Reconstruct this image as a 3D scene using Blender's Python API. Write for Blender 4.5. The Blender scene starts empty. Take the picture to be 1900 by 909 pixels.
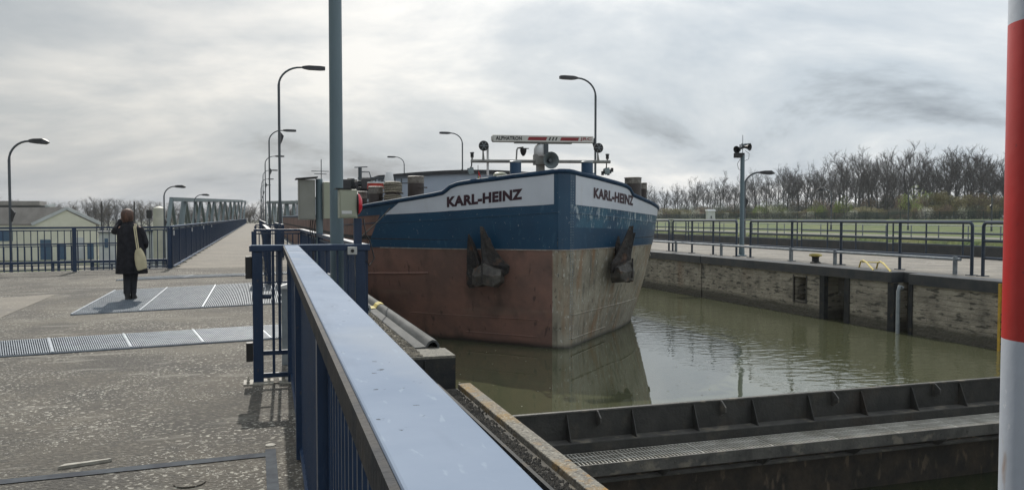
import bpy, math, random
from mathutils import Vector, Matrix
R = math.radians
rnd = random.Random(7)
sc = bpy.context.scene
C = sc.collection

# ------------------------------------------------------------------ camera
HCAM = 1.5; F = 1480.0; YAW = 17.8; PITCH = math.degrees(math.atan(50.5/1480))
cam_d = bpy.data.cameras.new('camera'); cam = bpy.data.objects.new('camera', cam_d); C.objects.link(cam)
cam.location = (0, 0, HCAM); cam.rotation_euler = (R(90-PITCH), 0, R(-YAW))
cam_d.sensor_width = 36; cam_d.lens = 36*F/1900; cam_d.clip_start = 0.05; cam_d.clip_end = 6000
sc.camera = cam
sc.view_settings.view_transform = 'Standard'; sc.view_settings.look = 'None'
sc.view_settings.exposure = 0.42; sc.view_settings.gamma = 1.0; sc.view_settings.use_curve_mapping = False

# ------------------------------------------------------------------ sky
SUN_EL, SUN_AZ = 38, 2.0          # azimuth measured from +Y towards +X
world = bpy.data.worlds.new('World'); sc.world = world; world.use_nodes = True
nt = world.node_tree; N = nt.nodes; L = nt.links; N.clear()
def nn(tree, t, **kw):
    n = tree.nodes.new(t)
    for k, v in kw.items(): setattr(n, k, v)
    return n
out = nn(nt, 'ShaderNodeOutputWorld'); bg = nn(nt, 'ShaderNodeBackground'); bg.inputs[1].default_value = 0.1
sky = nn(nt, 'ShaderNodeTexSky', sky_type='NISHITA', sun_disc=False)
sky.sun_elevation = R(SUN_EL); sky.sun_rotation = R(SUN_AZ); sky.air_density = 1.5; sky.dust_density = 3
tc = nn(nt, 'ShaderNodeTexCoord')
sep = nn(nt, 'ShaderNodeSeparateXYZ'); L.new(tc.outputs['Generated'], sep.inputs[0])
def M(tree, op, a, b=None, clamp=False):
    n = tree.nodes.new('ShaderNodeMath'); n.operation = op; n.use_clamp = clamp
    for i, v in enumerate((a, b)):
        if v is None: continue
        if isinstance(v, (int, float)): n.inputs[i].default_value = v
        else: tree.links.new(v, n.inputs[i])
    return n.outputs[0]
zz = M(nt, 'MAXIMUM', sep.outputs[2], 0.0); zz = M(nt, 'ADD', zz, 0.30)
ux = M(nt, 'DIVIDE', sep.outputs[0], zz); uy = M(nt, 'DIVIDE', sep.outputs[1], zz)
cmb = nn(nt, 'ShaderNodeCombineXYZ'); L.new(ux, cmb.inputs[0]); L.new(uy, cmb.inputs[1])
n1 = nn(nt, 'ShaderNodeTexNoise'); n1.inputs['Scale'].default_value = 1.25; n1.inputs['Detail'].default_value = 7
n1.inputs['Roughness'].default_value = 0.60; n1.inputs['Distortion'].default_value = 0.35
mp = nn(nt, 'ShaderNodeMapping'); mp.inputs['Location'].default_value = (3.1, 1.7, 0); mp.inputs['Rotation'].default_value = (0, 0, R(18)); mp.inputs['Scale'].default_value = (0.8, 1.0, 1)
L.new(cmb.outputs[0], mp.inputs[0]); L.new(mp.outputs[0], n1.inputs['Vector'])
cr = nn(nt, 'ShaderNodeValToRGB'); L.new(n1.outputs[0], cr.inputs[0])
e = cr.color_ramp.elements
e[0].position = 0.33; e[0].color = (0.23, 0.265, 0.31, 1)
e[1].position = 0.64; e[1].color = (0.84, 0.84, 0.825, 1)
x = e.new(0.43); x.color = (0.455, 0.51, 0.565, 1)
x = e.new(0.52); x.color = (0.575, 0.615, 0.65, 1)
# brighter cloud towards +X (right of the picture) and near the sun
sx = M(nt, 'MULTIPLY', sep.outputs[0], 0.45); sx = M(nt, 'ADD', sx, 0.84)
sz = M(nt, 'SUBTRACT', sep.outputs[2], 0.26); sz = M(nt, 'MAXIMUM', sz, 0.0); sz = M(nt, 'MULTIPLY', sz, 0.8); gain = M(nt, 'ADD', sx, sz); gain = M(nt, 'MULTIPLY', gain, 8.3)
sdir = nn(nt, 'ShaderNodeVectorMath', operation='DOT_PRODUCT'); L.new(tc.outputs['Generated'], sdir.inputs[0])
sdir.inputs[1].default_value = (math.sin(R(SUN_AZ+14))*math.cos(R(34)), math.cos(R(SUN_AZ+14))*math.cos(R(34)), math.sin(R(34)))
gl = M(nt, 'MAXIMUM', sdir.outputs['Value'], 0.0); gl = M(nt, 'POWER', gl, 14.0); gl = M(nt, 'MULTIPLY', gl, 2.6); gain = M(nt, 'ADD', gain, gl)
vm = nn(nt, 'ShaderNodeVectorMath', operation='SCALE'); L.new(cr.outputs[0], vm.inputs[0]); L.new(gain, vm.inputs['Scale'])
mx = nn(nt, 'ShaderNodeMixRGB'); mx.inputs[0].default_value = 0.93
L.new(sky.outputs[0], mx.inputs[1]); L.new(vm.outputs[0], mx.inputs[2])
L.new(mx.outputs[0], bg.inputs[0]); L.new(bg.outputs[0], out.inputs[0])

# ------------------------------------------------------------------ sun
sd = bpy.data.lights.new('sun', 'SUN'); sun = bpy.data.objects.new('sun', sd); C.objects.link(sun)
sd.energy = 2.5; sd.angle = R(0.55); sd.color = (1.0, 0.95, 0.87)
v = Vector((math.sin(R(SUN_AZ))*math.cos(R(SUN_EL)), math.cos(R(SUN_AZ))*math.cos(R(SUN_EL)), math.sin(R(SUN_EL))))
sun.rotation_euler = v.to_track_quat('Z', 'Y').to_euler(); sun.location = (0, 0, 40)

# ------------------------------------------------------------------ survey helpers (sight lines from the camera station to known planes)
cy, sy = math.cos(R(YAW)), math.sin(R(YAW)); cp, sp_ = math.cos(R(PITCH)), math.sin(R(PITCH))
def ray(px, py):
    x = (px-950)/F; y = (454.5-py)/F
    fwd = cp + y*sp_; up = -sp_ + y*cp
    return Vector((x*cy + fwd*sy, -x*sy + fwd*cy, up))
def atZ(px, py, z):
    r = ray(px, py); t = (z-HCAM)/r.z; return Vector((r.x*t, r.y*t, z))
def atX(px, py, X):
    r = ray(px, py); t = X/r.x; return Vector((X, r.y*t, HCAM+r.z*t))
def atY(px, py, Y):
    r = ray(px, py); t = Y/r.y; return Vector((r.x*t, Y, HCAM+r.z*t))
def atD(px, py, d):
    r = ray(px, py); k = r.x*sy + r.y*cy; t = d/k; return Vector((r.x*t, r.y*t, HCAM+r.z*t))
def proj(p):
    p = Vector(p); dx, dy, dz = p.x, p.y, p.z-HCAM
    xc = dx*cy - dy*sy; f0 = dx*sy + dy*cy
    fw = f0*cp - dz*sp_; up = f0*sp_ + dz*cp
    return 950+F*xc/fw, 454.5-F*up/fw

# ------------------------------------------------------------------ mesh builder
class MB:
    def __init__(s): s.v = []; s.f = []; s.mi = []; s.m = 0
    def add(s, vs, fs):
        o = len(s.v); s.v += [tuple(p) for p in vs]
        for f in fs: s.f.append(tuple(i+o for i in f)); s.mi.append(s.m)
    def box(s, x0, y0, z0, x1, y1, z1):
        s.add([(x0,y0,z0),(x1,y0,z0),(x1,y1,z0),(x0,y1,z0),(x0,y0,z1),(x1,y0,z1),(x1,y1,z1),(x0,y1,z1)],
              [(0,3,2,1),(4,5,6,7),(0,1,5,4),(1,2,6,5),(2,3,7,6),(3,0,4,7)]); return s
    def bar(s, p, q, w, h=None, up=(0,0,1)):
        h = w if h is None else h
        p, q = Vector(p), Vector(q); d = (q-p).normalized(); u = Vector(up)
        if abs(d.dot(u)) > .98: u = Vector((0,1,0))
        a = d.cross(u).normalized()*w/2; b = a.cross(d).normalized()*h/2
        vs = [p-a-b, p+a-b, p+a+b, p-a+b, q-a-b, q+a-b, q+a+b, q-a+b]
        s.add(vs, [(0,3,2,1),(4,5,6,7),(0,1,5,4),(1,2,6,5),(2,3,7,6),(3,0,4,7)]); return s
    def tube(s, pts, r, n=8, cap=True):
        pts = [Vector(p) for p in pts]; rs = r if isinstance(r, (list, tuple)) else [r]*len(pts)
        o = len(s.v); prev = None
        for i, p in enumerate(pts):
            d = (pts[min(i+1, len(pts)-1)]-pts[max(i-1, 0)]).normalized()
            if prev is None:
                u = Vector((0,0,1)) if abs(d.z) < .9 else Vector((0,1,0)); a = d.cross(u).normalized()
            else:
                a = (prev - d*prev.dot(d))
                a = a.normalized() if a.length > 1e-6 else d.orthogonal().normalized()
            prev = a; b = d.cross(a)
            for k in range(n):
                t = 2*math.pi*k/n; s.v.append(tuple(p + (a*math.cos(t)+b*math.sin(t))*rs[i]))
        for i in range(len(pts)-1):
            for k in range(n):
                s.f.append((o+i*n+k, o+i*n+(k+1)%n, o+(i+1)*n+(k+1)%n, o+(i+1)*n+k)); s.mi.append(s.m)
        if cap:
            s.f.append(tuple(o+k for k in range(n))[::-1]); s.mi.append(s.m)
            s.f.append(tuple(o+(len(pts)-1)*n+k for k in range(n))); s.mi.append(s.m)
        return s
    def lathe(s, c, prof, n=20, axis='Z'):
        c = Vector(c); o = len(s.v)
        for (r, h) in prof:
            for k in range(n):
                t = 2*math.pi*k/n; a, b = r*math.cos(t), r*math.sin(t)
                if axis == 'Z': s.v.append(tuple(c+Vector((a, b, h))))
                elif axis == 'Y': s.v.append(tuple(c+Vector((a, h, b))))
                else: s.v.append(tuple(c+Vector((h, a, b))))
        for i in range(len(prof)-1):
            for k in range(n):
                s.f.append((o+i*n+k, o+i*n+(k+1)%n, o+(i+1)*n+(k+1)%n, o+(i+1)*n+k)); s.mi.append(s.m)
        s.f.append(tuple(o+k for k in range(n))[::-1]); s.mi.append(s.m)
        s.f.append(tuple(o+(len(prof)-1)*n+k for k in range(n))); s.mi.append(s.m)
        return s
    def prism(s, poly, ext):
        n = len(poly); ext = Vector(ext); vs = [Vector(p) for p in poly]
        s.add(vs + [p+ext for p in vs], [tuple(range(n))[::-1], tuple(range(n, 2*n))] + [(i, (i+1)%n, n+(i+1)%n, n+i) for i in range(n)]); return s
    def quad(s, *p): s.add(p, [tuple(range(len(p)))]); return s
    def loft(s, rings, cap=True):
        o = len(s.v); n = len(rings[0])
        for r in rings: s.v += [tuple(p) for p in r]
        for i in range(len(rings)-1):
            for k in range(n): s.f.append((o+i*n+k, o+i*n+(k+1)%n, o+(i+1)*n+(k+1)%n, o+(i+1)*n+k)); s.mi.append(s.m)
        if cap:
            s.f.append(tuple(o+k for k in range(n))[::-1]); s.mi.append(s.m)
            s.f.append(tuple(o+(len(rings)-1)*n+k for k in range(n))); s.mi.append(s.m)
        return s
    def build(s, name, mat, parent=None, smooth=False, bevel=0, **props):
        off = Vector((0,0,0)); p = parent
        while p is not None: off += p.location; p = p.parent
        me = bpy.data.meshes.new(name)
        me.from_pydata([(a-off.x, b-off.y, c-off.z) for a, b, c in s.v], [], s.f)
        mats = mat if isinstance(mat, (list, tuple)) else [mat]
        for m in mats: me.materials.append(m)
        if len(mats) > 1: me.polygons.foreach_set('material_index', s.mi)
        if smooth:
            me.polygons.foreach_set('use_smooth', [True]*len(me.polygons))
        me.update()
        o = bpy.data.objects.new(name, me); C.objects.link(o); o.parent = parent
        if smooth == 'auto':
            try: me.set_sharp_from_angle(angle=R(38))
            except Exception: pass
        if bevel:
            b = o.modifiers.new('bevel', 'BEVEL'); b.width = bevel; b.segments = 2; b.limit_method = 'ANGLE'; b.angle_limit = R(50)
        for k, v in props.items(): o[k] = v
        return o
def thing(name, label, cat, loc=(0,0,0), group=None):
    o = bpy.data.objects.new(name, None); C.objects.link(o); o.location = loc; o.empty_display_size = .2
    o['label'] = label; o['category'] = cat
    if group: o['group'] = group
    return o
def dup(root, loc, rz=0, label=None, sc_=None):
    def cp_(o, par):
        c = o.copy(); C.objects.link(c); c.parent = par
        for ch in [x for x in o.children]: cp_(ch, c)
        return c
    kids = list(root.children)
    r = root.copy(); C.objects.link(r)
    for ch in kids: cp_(ch, r)
    r.location = loc; r.rotation_euler = (0, 0, rz)
    if label: r['label'] = label
    if sc_: r.scale = sc_
    return r
def struct(o): o['kind'] = 'structure'; return o

# ------------------------------------------------------------------ materials
def pm(name, c1, c2=None, scale=3.0, rough=.6, metal=0.0, bump=0.0, bscale=None, detail=6, lo=.38, hi=.62, stretch=(1,1,1),
       spots=None, streak=None, rvar=0.0, spec=None, bdist=.02, tide=None, courses=None):
    m = bpy.data.materials.new(name); m.use_nodes = True; t = m.node_tree; t.nodes.clear(); ln = t.links
    o = nn(t, 'ShaderNodeOutputMaterial'); b = nn(t, 'ShaderNodeBsdfPrincipled'); ln.new(b.outputs[0], o.inputs[0])
    b.inputs['Roughness'].default_value = rough; b.inputs['Metallic'].default_value = metal
    if spec is not None: b.inputs['Specular IOR Level'].default_value = spec
    tcn = nn(t, 'ShaderNodeTexCoord'); mpn = nn(t, 'ShaderNodeMapping'); mpn.inputs['Scale'].default_value = stretch
    ln.new(tcn.outputs['Object'], mpn.inputs[0]); vec = mpn.outputs[0]
    col = None
    if c2 is None: c2 = tuple(x*.78 for x in c1)
    nz = nn(t, 'ShaderNodeTexNoise'); nz.inputs['Scale'].default_value = scale; nz.inputs['Detail'].default_value = detail; nz.inputs['Roughness'].default_value = .62
    ln.new(vec, nz.inputs['Vector'])
    rp = nn(t, 'ShaderNodeMapRange'); rp.inputs[1].default_value = lo; rp.inputs[2].default_value = hi; ln.new(nz.outputs[0], rp.inputs[0])
    mix = nn(t, 'ShaderNodeMixRGB'); mix.inputs[1].default_value = (*c1, 1); mix.inputs[2].default_value = (*c2, 1); ln.new(rp.outputs[0], mix.inputs[0]); col = mix.outputs[0]
    for sp in (spots or []):   # (color, scale, lo, hi, amount, stretch, detail)
        cS, sS, l0, h0, am = sp[:5]; st = sp[5] if len(sp) > 5 else (1,1,1); dt = sp[6] if len(sp) > 6 else 4
        mp2 = nn(t, 'ShaderNodeMapping'); mp2.inputs['Scale'].default_value = st; mp2.inputs['Location'].default_value = (sS, 2.3*sS, .7)
        ln.new(tcn.outputs['Object'], mp2.inputs[0])
        n2 = nn(t, 'ShaderNodeTexNoise'); n2.inputs['Scale'].default_value = sS; n2.inputs['Detail'].default_value = dt; ln.new(mp2.outputs[0], n2.inputs['Vector'])
        r2 = nn(t, 'ShaderNodeMapRange'); r2.inputs[1].default_value = l0; r2.inputs[2].default_value = h0; r2.inputs[4].default_value = am; ln.new(n2.outputs[0], r2.inputs[0])
        fac_ = r2.outputs[0]
        if len(sp) > 7:
            n4 = nn(t, 'ShaderNodeTexNoise'); n4.inputs['Scale'].default_value = sp[7]; n4.inputs['Detail'].default_value = 5; ln.new(tcn.outputs['Object'], n4.inputs['Vector'])
            r4 = nn(t, 'ShaderNodeMapRange'); r4.inputs[1].default_value = .42; r4.inputs[2].default_value = .60; ln.new(n4.outputs[0], r4.inputs[0]); fac_ = M(t, 'MULTIPLY', fac_, r4.outputs[0])
        m2 = nn(t, 'ShaderNodeMixRGB'); ln.new(fac_, m2.inputs[0]); ln.new(col, m2.inputs[1]); m2.inputs[2].default_value = (*cS, 1); col = m2.outputs[0]
    if courses:
        sx_ = nn(t, 'ShaderNodeSeparateXYZ'); ln.new(tcn.outputs['Object'], sx_.inputs[0]); cb_ = nn(t, 'ShaderNodeCombineXYZ'); ln.new(sx_.outputs[1], cb_.inputs[0]); ln.new(sx_.outputs[2], cb_.inputs[1])
        nw = nn(t, 'ShaderNodeVectorMath', operation='SCALE'); nw.inputs['Scale'].default_value = .05; ln.new(nz.outputs['Color'], nw.inputs[0]); ad = nn(t, 'ShaderNodeVectorMath', operation='ADD'); ln.new(cb_.outputs[0], ad.inputs[0]); ln.new(nw.outputs[0], ad.inputs[1])
        bk = nn(t, 'ShaderNodeTexBrick'); bk.inputs['Scale'].default_value = 1; bk.inputs['Mortar Size'].default_value = courses[2]; bk.inputs['Mortar Smooth'].default_value = .6; bk.inputs['Brick Width'].default_value = courses[0]; bk.inputs['Row Height'].default_value = courses[1]
        bk.inputs['Color1'].default_value = (1,1,1,1); bk.inputs['Color2'].default_value = (.78,.78,.78,1); bk.inputs['Mortar'].default_value = (.35,.33,.3,1); ln.new(ad.outputs[0], bk.inputs['Vector'])
        mm = nn(t, 'ShaderNodeMixRGB', blend_type='MULTIPLY'); mm.inputs[0].default_value = .5; ln.new(col, mm.inputs[1]); ln.new(bk.outputs[0], mm.inputs[2]); col = mm.outputs[0]
    if tide:
        sz_ = nn(t, 'ShaderNodeSeparateXYZ'); ln.new(tcn.outputs['Object'], sz_.inputs[0]); dn = M(t, 'MULTIPLY', nz.outputs[0], tide[2]); zz_ = M(t, 'ADD', sz_.outputs[2], dn)
        rt3 = nn(t, 'ShaderNodeMapRange'); rt3.inputs[1].default_value = tide[0]; rt3.inputs[2].default_value = tide[1]; rt3.inputs[3].default_value = .9; rt3.inputs[4].default_value = 0; ln.new(zz_, rt3.inputs[0])
        m3 = nn(t, 'ShaderNodeMixRGB'); ln.new(rt3.outputs[0], m3.inputs[0]); ln.new(col, m3.inputs[1]); m3.inputs[2].default_value = (*tide[3], 1); col = m3.outputs[0]
    ln.new(col, b.inputs['Base Color'])
    if rvar:
        rr = nn(t, 'ShaderNodeMapRange'); rr.inputs[3].default_value = max(0, rough-rvar); rr.inputs[4].default_value = min(1, rough+rvar); ln.new(nz.outputs[0], rr.inputs[0]); ln.new(rr.outputs[0], b.inputs['Roughness'])
    if bump:
        n3 = nn(t, 'ShaderNodeTexNoise'); n3.inputs['Scale'].default_value = bscale or scale*4; n3.inputs['Detail'].default_value = 8; ln.new(vec, n3.inputs['Vector'])
        bp = nn(t, 'ShaderNodeBump'); bp.inputs['Strength'].default_value = bump; bp.inputs['Distance'].default_value = bdist; ln.new(n3.outputs[0], bp.inputs['Height']); ln.new(bp.outputs[0], b.inputs['Normal'])
    return m
blue = pm('blue_paint', (.010,.028,.066), (.014,.036,.082), 6, .40, rvar=.1, bump=.08, bscale=60, spots=[((.09,.07,.05), 22, .66, .72, .5)])
cap_paint = pm('weathered_blue_sky_sheen', (.27,.32,.40), (.215,.265,.345), 1.3, .8, rvar=.05, spec=.08, bump=.03, bscale=30, detail=8, spots=[((.13,.155,.20), 7, .55, .72, .45, (1,.2,1), 9), ((.36,.38,.40), 3, .56, .7, .35, (1,.5,1), 9), ((.06,.07,.08), 30, .70, .72, .9), ((.55,.56,.55), 17, .71, .72, .9), ((.32,.38,.45), 60, .64, .70, .5, (1,.25,1), 3)])  # blue paint made pale: sky reflection put into the colour, plus worn spots
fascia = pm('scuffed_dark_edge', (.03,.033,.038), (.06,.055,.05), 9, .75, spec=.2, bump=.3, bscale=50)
steel_dark = pm('dark_steel', (.022,.025,.028), (.04,.04,.037), 5, .7, bump=.2, spec=.25, spots=[((.10,.07,.04), 9, .6, .7, .5)])
coping_m = pm('coping_steel', (.035,.04,.045), (.06,.06,.058), 3, .5, bump=.15)
galv = pm('galvanised', (.30,.33,.34), (.22,.25,.27), 8, .45, .3, bump=.05)
grate_m = pm('grating_zinc', (.25,.29,.33), (.17,.20,.235), 5, .5, .2)
grate_d = pm('weathered_grating', (.62,.60,.54), (.38,.36,.31), 3, .45)
void_m = pm('pit_shade', (.02,.02,.02), (.03,.028,.024), 4, .9)  # near-black standing in for shade under the gratings, also on the sunken ledge
lamp_m = pm('lamp_grey', (.06,.075,.085), (.08,.09,.1), 3, .45)
lamp_head = pm('lamp_head', (.03,.032,.035), (.05,.05,.055), 3, .5)
mast_m = pm('mast_paint', (.135,.19,.215), (.115,.165,.19), 1.5, .42, bump=.04, bscale=40, stretch=(1,1,.3), spots=[((.2,.24,.25), 4, .6, .75, .5, (1,1,.15))])
white_m = pm('white_paint', (.72,.73,.73), (.62,.62,.60), 3, .45)
poleW = pm('pole_white', (.52,.56,.62), (.47,.51,.57), 1.6, .42, bump=.12, bscale=14, spots=[((.36,.35,.33), 4, .55, .72, .5, (1,1,.12), 9), ((.30,.17,.09), 9, .66, .71, .6, (1,1,.3), 8), ((.62,.64,.68), 30, .68, .71, .8)])
poleR = pm('pole_red', (.50,.016,.012), (.42,.014,.012), 1.6, .42, bump=.10, bscale=12, spots=[((.40,.05,.04), 5, .55, .7, .5, (1,1,.3), 8), ((.25,.02,.02), 40, .68, .71, .8)])
deck_m = pm('walkway_concrete', (.102,.088,.067), (.052,.047,.039), 1.1, .85, bump=.9, bscale=38, detail=9, lo=.32, hi=.66, bdist=.03,
            spots=[((.19,.17,.13), .45, .52, .70, .5), ((.05,.047,.04), 11, .55, .68, .65), ((.17,.155,.12), 26, .53, .62, .6, (1,1,1), 6), ((.52,.49,.42), 26, .615, .65, .95, (1,1,1), 3, .8), ((.58,.56,.49), 52, .63, .665, .85, (1,1,1), 2, 1.3), ((.05,.045,.038), .9, .56, .66, .55, (1,1,1), 8), ((.24,.225,.19), 2.4, .60, .66, .55, (.5,1.6,1), 9), ((.035,.032,.028), .55, .498, .502, .0, (1,1,1), 9)])
path_m = pm('pale_path_concrete', (.21,.185,.145), (.135,.12,.098), .9, .85, bump=.5, bscale=20, detail=9, lo=.3, hi=.7, spots=[((.12,.11,.095), .5, .5, .7, .6, (.4,1.6,1)), ((.42,.39,.33), 14, .6, .7, .6)])
strip_m = pm('steel_strip', (.10,.11,.12), (.07,.075,.085), 8, .85, bump=.1, spec=.05)
conc_m = pm('quay_concrete', (.27,.245,.205), (.18,.165,.145), 1.2, .85, bump=.5, bscale=12, spots=[((.16,.15,.13), .7, .5, .7, .5, (.4,1.4,1)), ((.55,.53,.5), 7, .62, .7, .6)])
gravel_m = pm('gravel', (.30,.27,.22), (.13,.12,.10), 45, .9, bump=.8, bscale=60)
grass_m = pm('grass', (.055,.095,.016), (.13,.155,.04), .35, .9, bump=.8, bscale=3, detail=10, bdist=.2, spots=[((.05,.07,.02), 1.6, .5, .62, .7), ((.19,.18,.075), .22, .5, .7, .5, (.5,1.2,1))])
ground_m = pm('land', (.13,.115,.08), (.07,.10,.035), .06, .95, bump=.3, bscale=2, spots=[((.26,.24,.2), .11, .55, .6, .7)])
bark = pm('bark', (.082,.075,.068), (.05,.047,.044), 2, .9)
twig_m = pm('twigs', (.088,.074,.064), (.055,.048,.043), 2, .9)
twig_w = pm('twigs_warm', (.13,.10,.07), (.085,.07,.045), 1, .9)
leaf_o = pm('olive_leaf', (.24,.20,.08), (.17,.17,.06), 1.2, .8)
leaf_g = pm('spring_leaf', (.28,.34,.06), (.18,.24,.05), 1.2, .8)
leaf_b = pm('brown_scrub', (.24,.165,.10), (.17,.125,.08), 1.2, .8)
leaf_d = pm('dull_green_leaf', (.12,.14,.085), (.10,.11,.075), 1.2, .8)
bloom = pm('blossom', (.85,.83,.74), (.75,.73,.6), 3, .8)
dark_conc = pm('dark_concrete', (.075,.068,.055), (.04,.038,.032), 4, .85, bump=.5, bscale=20, spots=[((.16,.14,.10), 6, .6, .7, .5, (1,1,.3))])
rope_m = pm('rope', (.34,.31,.24), (.2,.18,.14), 30, .9, bump=.6, bscale=70)
black_m = pm('black', (.012,.012,.013), (.02,.02,.02), 5, .5)
black_cloth = pm('black_cloth', (.014,.014,.017), (.026,.026,.031), 14, .85, bump=.35, bscale=30, spec=.25)

# ------------------------------------------------------------------ dimensions
XL, XR = 2.1, 14.4           # chamber walls
ZW, ZW2 = -1.2, -2.35        # chamber water, water below the gate
ZQ = .2                      # right quay
GY = 9.55                    # gate plate

# ------------------------------------------------------------------ water
def water(name, c1, c2, bs):
    m = bpy.data.materials.new(name); m.use_nodes = True; t = m.node_tree; b = t.nodes['Principled BSDF']; ln = t.links
    b.inputs['Roughness'].default_value = .015; b.inputs['IOR'].default_value = 2.5; b.inputs['Specular IOR Level'].default_value = .5
    tcn = nn(t, 'ShaderNodeTexCoord')
    n0 = nn(t, 'ShaderNodeTexNoise'); n0.inputs['Scale'].default_value = .35; n0.inputs['Detail'].default_value = 4; ln.new(tcn.outputs['Object'], n0.inputs['Vector'])
    mx_ = nn(t, 'ShaderNodeMixRGB'); mx_.inputs[1].default_value = (*c1,1); mx_.inputs[2].default_value = (*c2,1); ln.new(n0.outputs[0], mx_.inputs[0]); ln.new(mx_.outputs[0], b.inputs['Base Color'])
    # calm water with a band of cat's-paw ripples towards the right wall
    mpn = nn(t, 'ShaderNodeMapping'); mpn.inputs['Rotation'].default_value = (0,0,R(20)); mpn.inputs['Scale'].default_value = (1,1.9,1); ln.new(tcn.outputs['Object'], mpn.inputs[0])
    na = nn(t, 'ShaderNodeTexNoise'); na.inputs['Scale'].default_value = 2.6; na.inputs['Detail'].default_value = 3; ln.new(mpn.outputs[0], na.inputs['Vector'])
    nb = nn(t, 'ShaderNodeTexNoise'); nb.inputs['Scale'].default_value = .8; nb.inputs['Detail'].default_value = 2; ln.new(mpn.outputs[0], nb.inputs['Vector'])
    sepn = nn(t, 'ShaderNodeSeparateXYZ'); ln.new(tcn.outputs['Object'], sepn.inputs[0])
    wob = M(t, 'MULTIPLY', n0.outputs[0], 3.0); xx = M(t, 'ADD', sepn.outputs[0], wob)
    r1 = nn(t, 'ShaderNodeMapRange'); r1.interpolation_type = 'SMOOTHSTEP'; r1.inputs[1].default_value = 8.6; r1.inputs[2].default_value = 10.6; ln.new(xx, r1.inputs[0])
    amp = M(t, 'MULTIPLY', r1.outputs[0], bs*1.0); amp = M(t, 'ADD', amp, bs*.05)
    h = M(t, 'MULTIPLY', na.outputs[0], amp); h2 = M(t, 'MULTIPLY', nb.outputs[0], bs*.12); h = M(t, 'ADD', h, h2)
    bp = nn(t, 'ShaderNodeBump'); bp.inputs['Strength'].default_value = 1.0; bp.inputs['Distance'].default_value = .02; ln.new(h, bp.inputs['Height']); ln.new(bp.outputs[0], b.inputs['Normal'])
    return m
water_m = water('chamber_water', (.070,.076,.042), (.088,.092,.052), .66)
water_d = water('lower_water', (.022,.028,.012), (.028,.033,.015), .4)
struct(MB().quad((XL,GY,ZW),(XR+.6,GY,ZW),(XR+.6,260,ZW),(XL,260,ZW)).build('chamber_water', water_m))
struct(MB().quad((XL-.3,-20,ZW2),(XR+.6,-20,ZW2),(XR+.6,GY-.1,ZW2),(XL-.3,GY-.1,ZW2)).build('lower_water', water_d))

# ------------------------------------------------------------------ ground sheets
struct(MB().quad((-1200,-100,-2.8),(900,-100,-2.8),(900,1400,-2.8),(-1200,1400,-2.8)).build('ground', ground_m))
# walkway deck in slabs: wide platform, then the long path
b = MB()
b.box(-16, -6, -.6, .55, 8.3, 0); b.box(-16, 8.3, -.6, 1.55, 24.1, 0)
FL0 = atZ(-60, 511.5, 0); FL1 = atZ(318, 499, 0)
b.prism([(-16, 24.1, -.6), (1.55, 24.1, -.6), (1.55, FL1.y+.25, -.6), (FL1.x-.1, FL1.y+.2, -.6), (-16, 24.15, -.6)], (0,0,.6))
struct(b.build('walkway', deck_m))
struct(MB().box(FL1.x-.15, FL1.y+.25, -.6, 1.55, 240, 0.0).build('path', path_m))
# pale patch
q = [atZ(-60,556,.004), atZ(104,546,.004), atZ(-40,606,.004)]
struct(MB().prism([Vector((p.x,p.y,.0)) for p in q], (0,0,.005)).build('pale_slab', path_m))
# steel strips let into the concrete
b = MB(); A = atZ(-60,901,0); B = atZ(500,843,0); dY = .045
b.quad((A.x,A.y-dY,.005),(B.x,B.y-dY,.005),(B.x,B.y+dY,.005),(A.x,A.y+dY,.005))
X0 = atZ(500,870,0).x
b.quad((X0-.02,-1,.009),(X0+.045,-1,.009),(X0+.045,B.y+.10,.009),(X0-.02,B.y+.10,.009))
struct(b.build('steel_strips', strip_m))
# gravel ledge beyond the railing and chamber wall
wall_old = pm('old_wall', (.42,.38,.30), (.27,.245,.195), 1.6, .9, bump=.9, bscale=9, stretch=(1,1,1.6), detail=10, bdist=.05, tide=(.36,.50,.3,(.075,.07,.052)), courses=(1.15,.115,.012),
     spots=[((.035,.035,.028), 5, .55, .63, .8, (.6,.6,2.4), 6), ((.05,.048,.04), 1.4, .52, .72, .65), ((.34,.31,.25), 3.2, .58, .72, .6, (1,1,.35)), ((.20,.10,.05), 1.1, .6, .75, .4, (1,1,.3))])
struct(MB().box(1.553, 8.805, -4, XL, 240, -.06).build('ledge', gravel_m))
struct(MB().box(.555, -6, -4, 1.84, 8.3, -1.25).build('sunken_ledge', void_m))
MB().box(1.84, -6, -4, 1.87, 8.74, -.3).build('edge_plate', steel_dark, label='dark steel edge plate along the debris filled channel', category='steel plate')
struct(MB().box(1.872, -6, -4, 2.155, 8.74, -.43).build('channel_floor', dark_conc))
lichen = pm('lichen_concrete', (.25,.23,.19), (.15,.14,.12), 14, .9, bump=.8, bscale=50, spots=[((.30,.185,.05), 2.2, .46, .62, .7, (1,1,1), 8), ((.38,.36,.30), 40, .56, .64, .8), ((.36,.19,.03), 12, .52, .6, .6, (1,1,1), 8, 1.5), ((.07,.065,.055), 24, .56, .66, .7)])
MB().box(2.157, -6, -.62, 2.30, 8.72, -.37).build('kerb_beam', lichen, bevel=.008, label='long concrete kerb beam crusted with orange lichen', category='kerb beam')
struct(MB().box(2.16, -6, -5, 2.27, 8.72, -.623).build('lower_left_wall', dark_conc))

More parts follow.
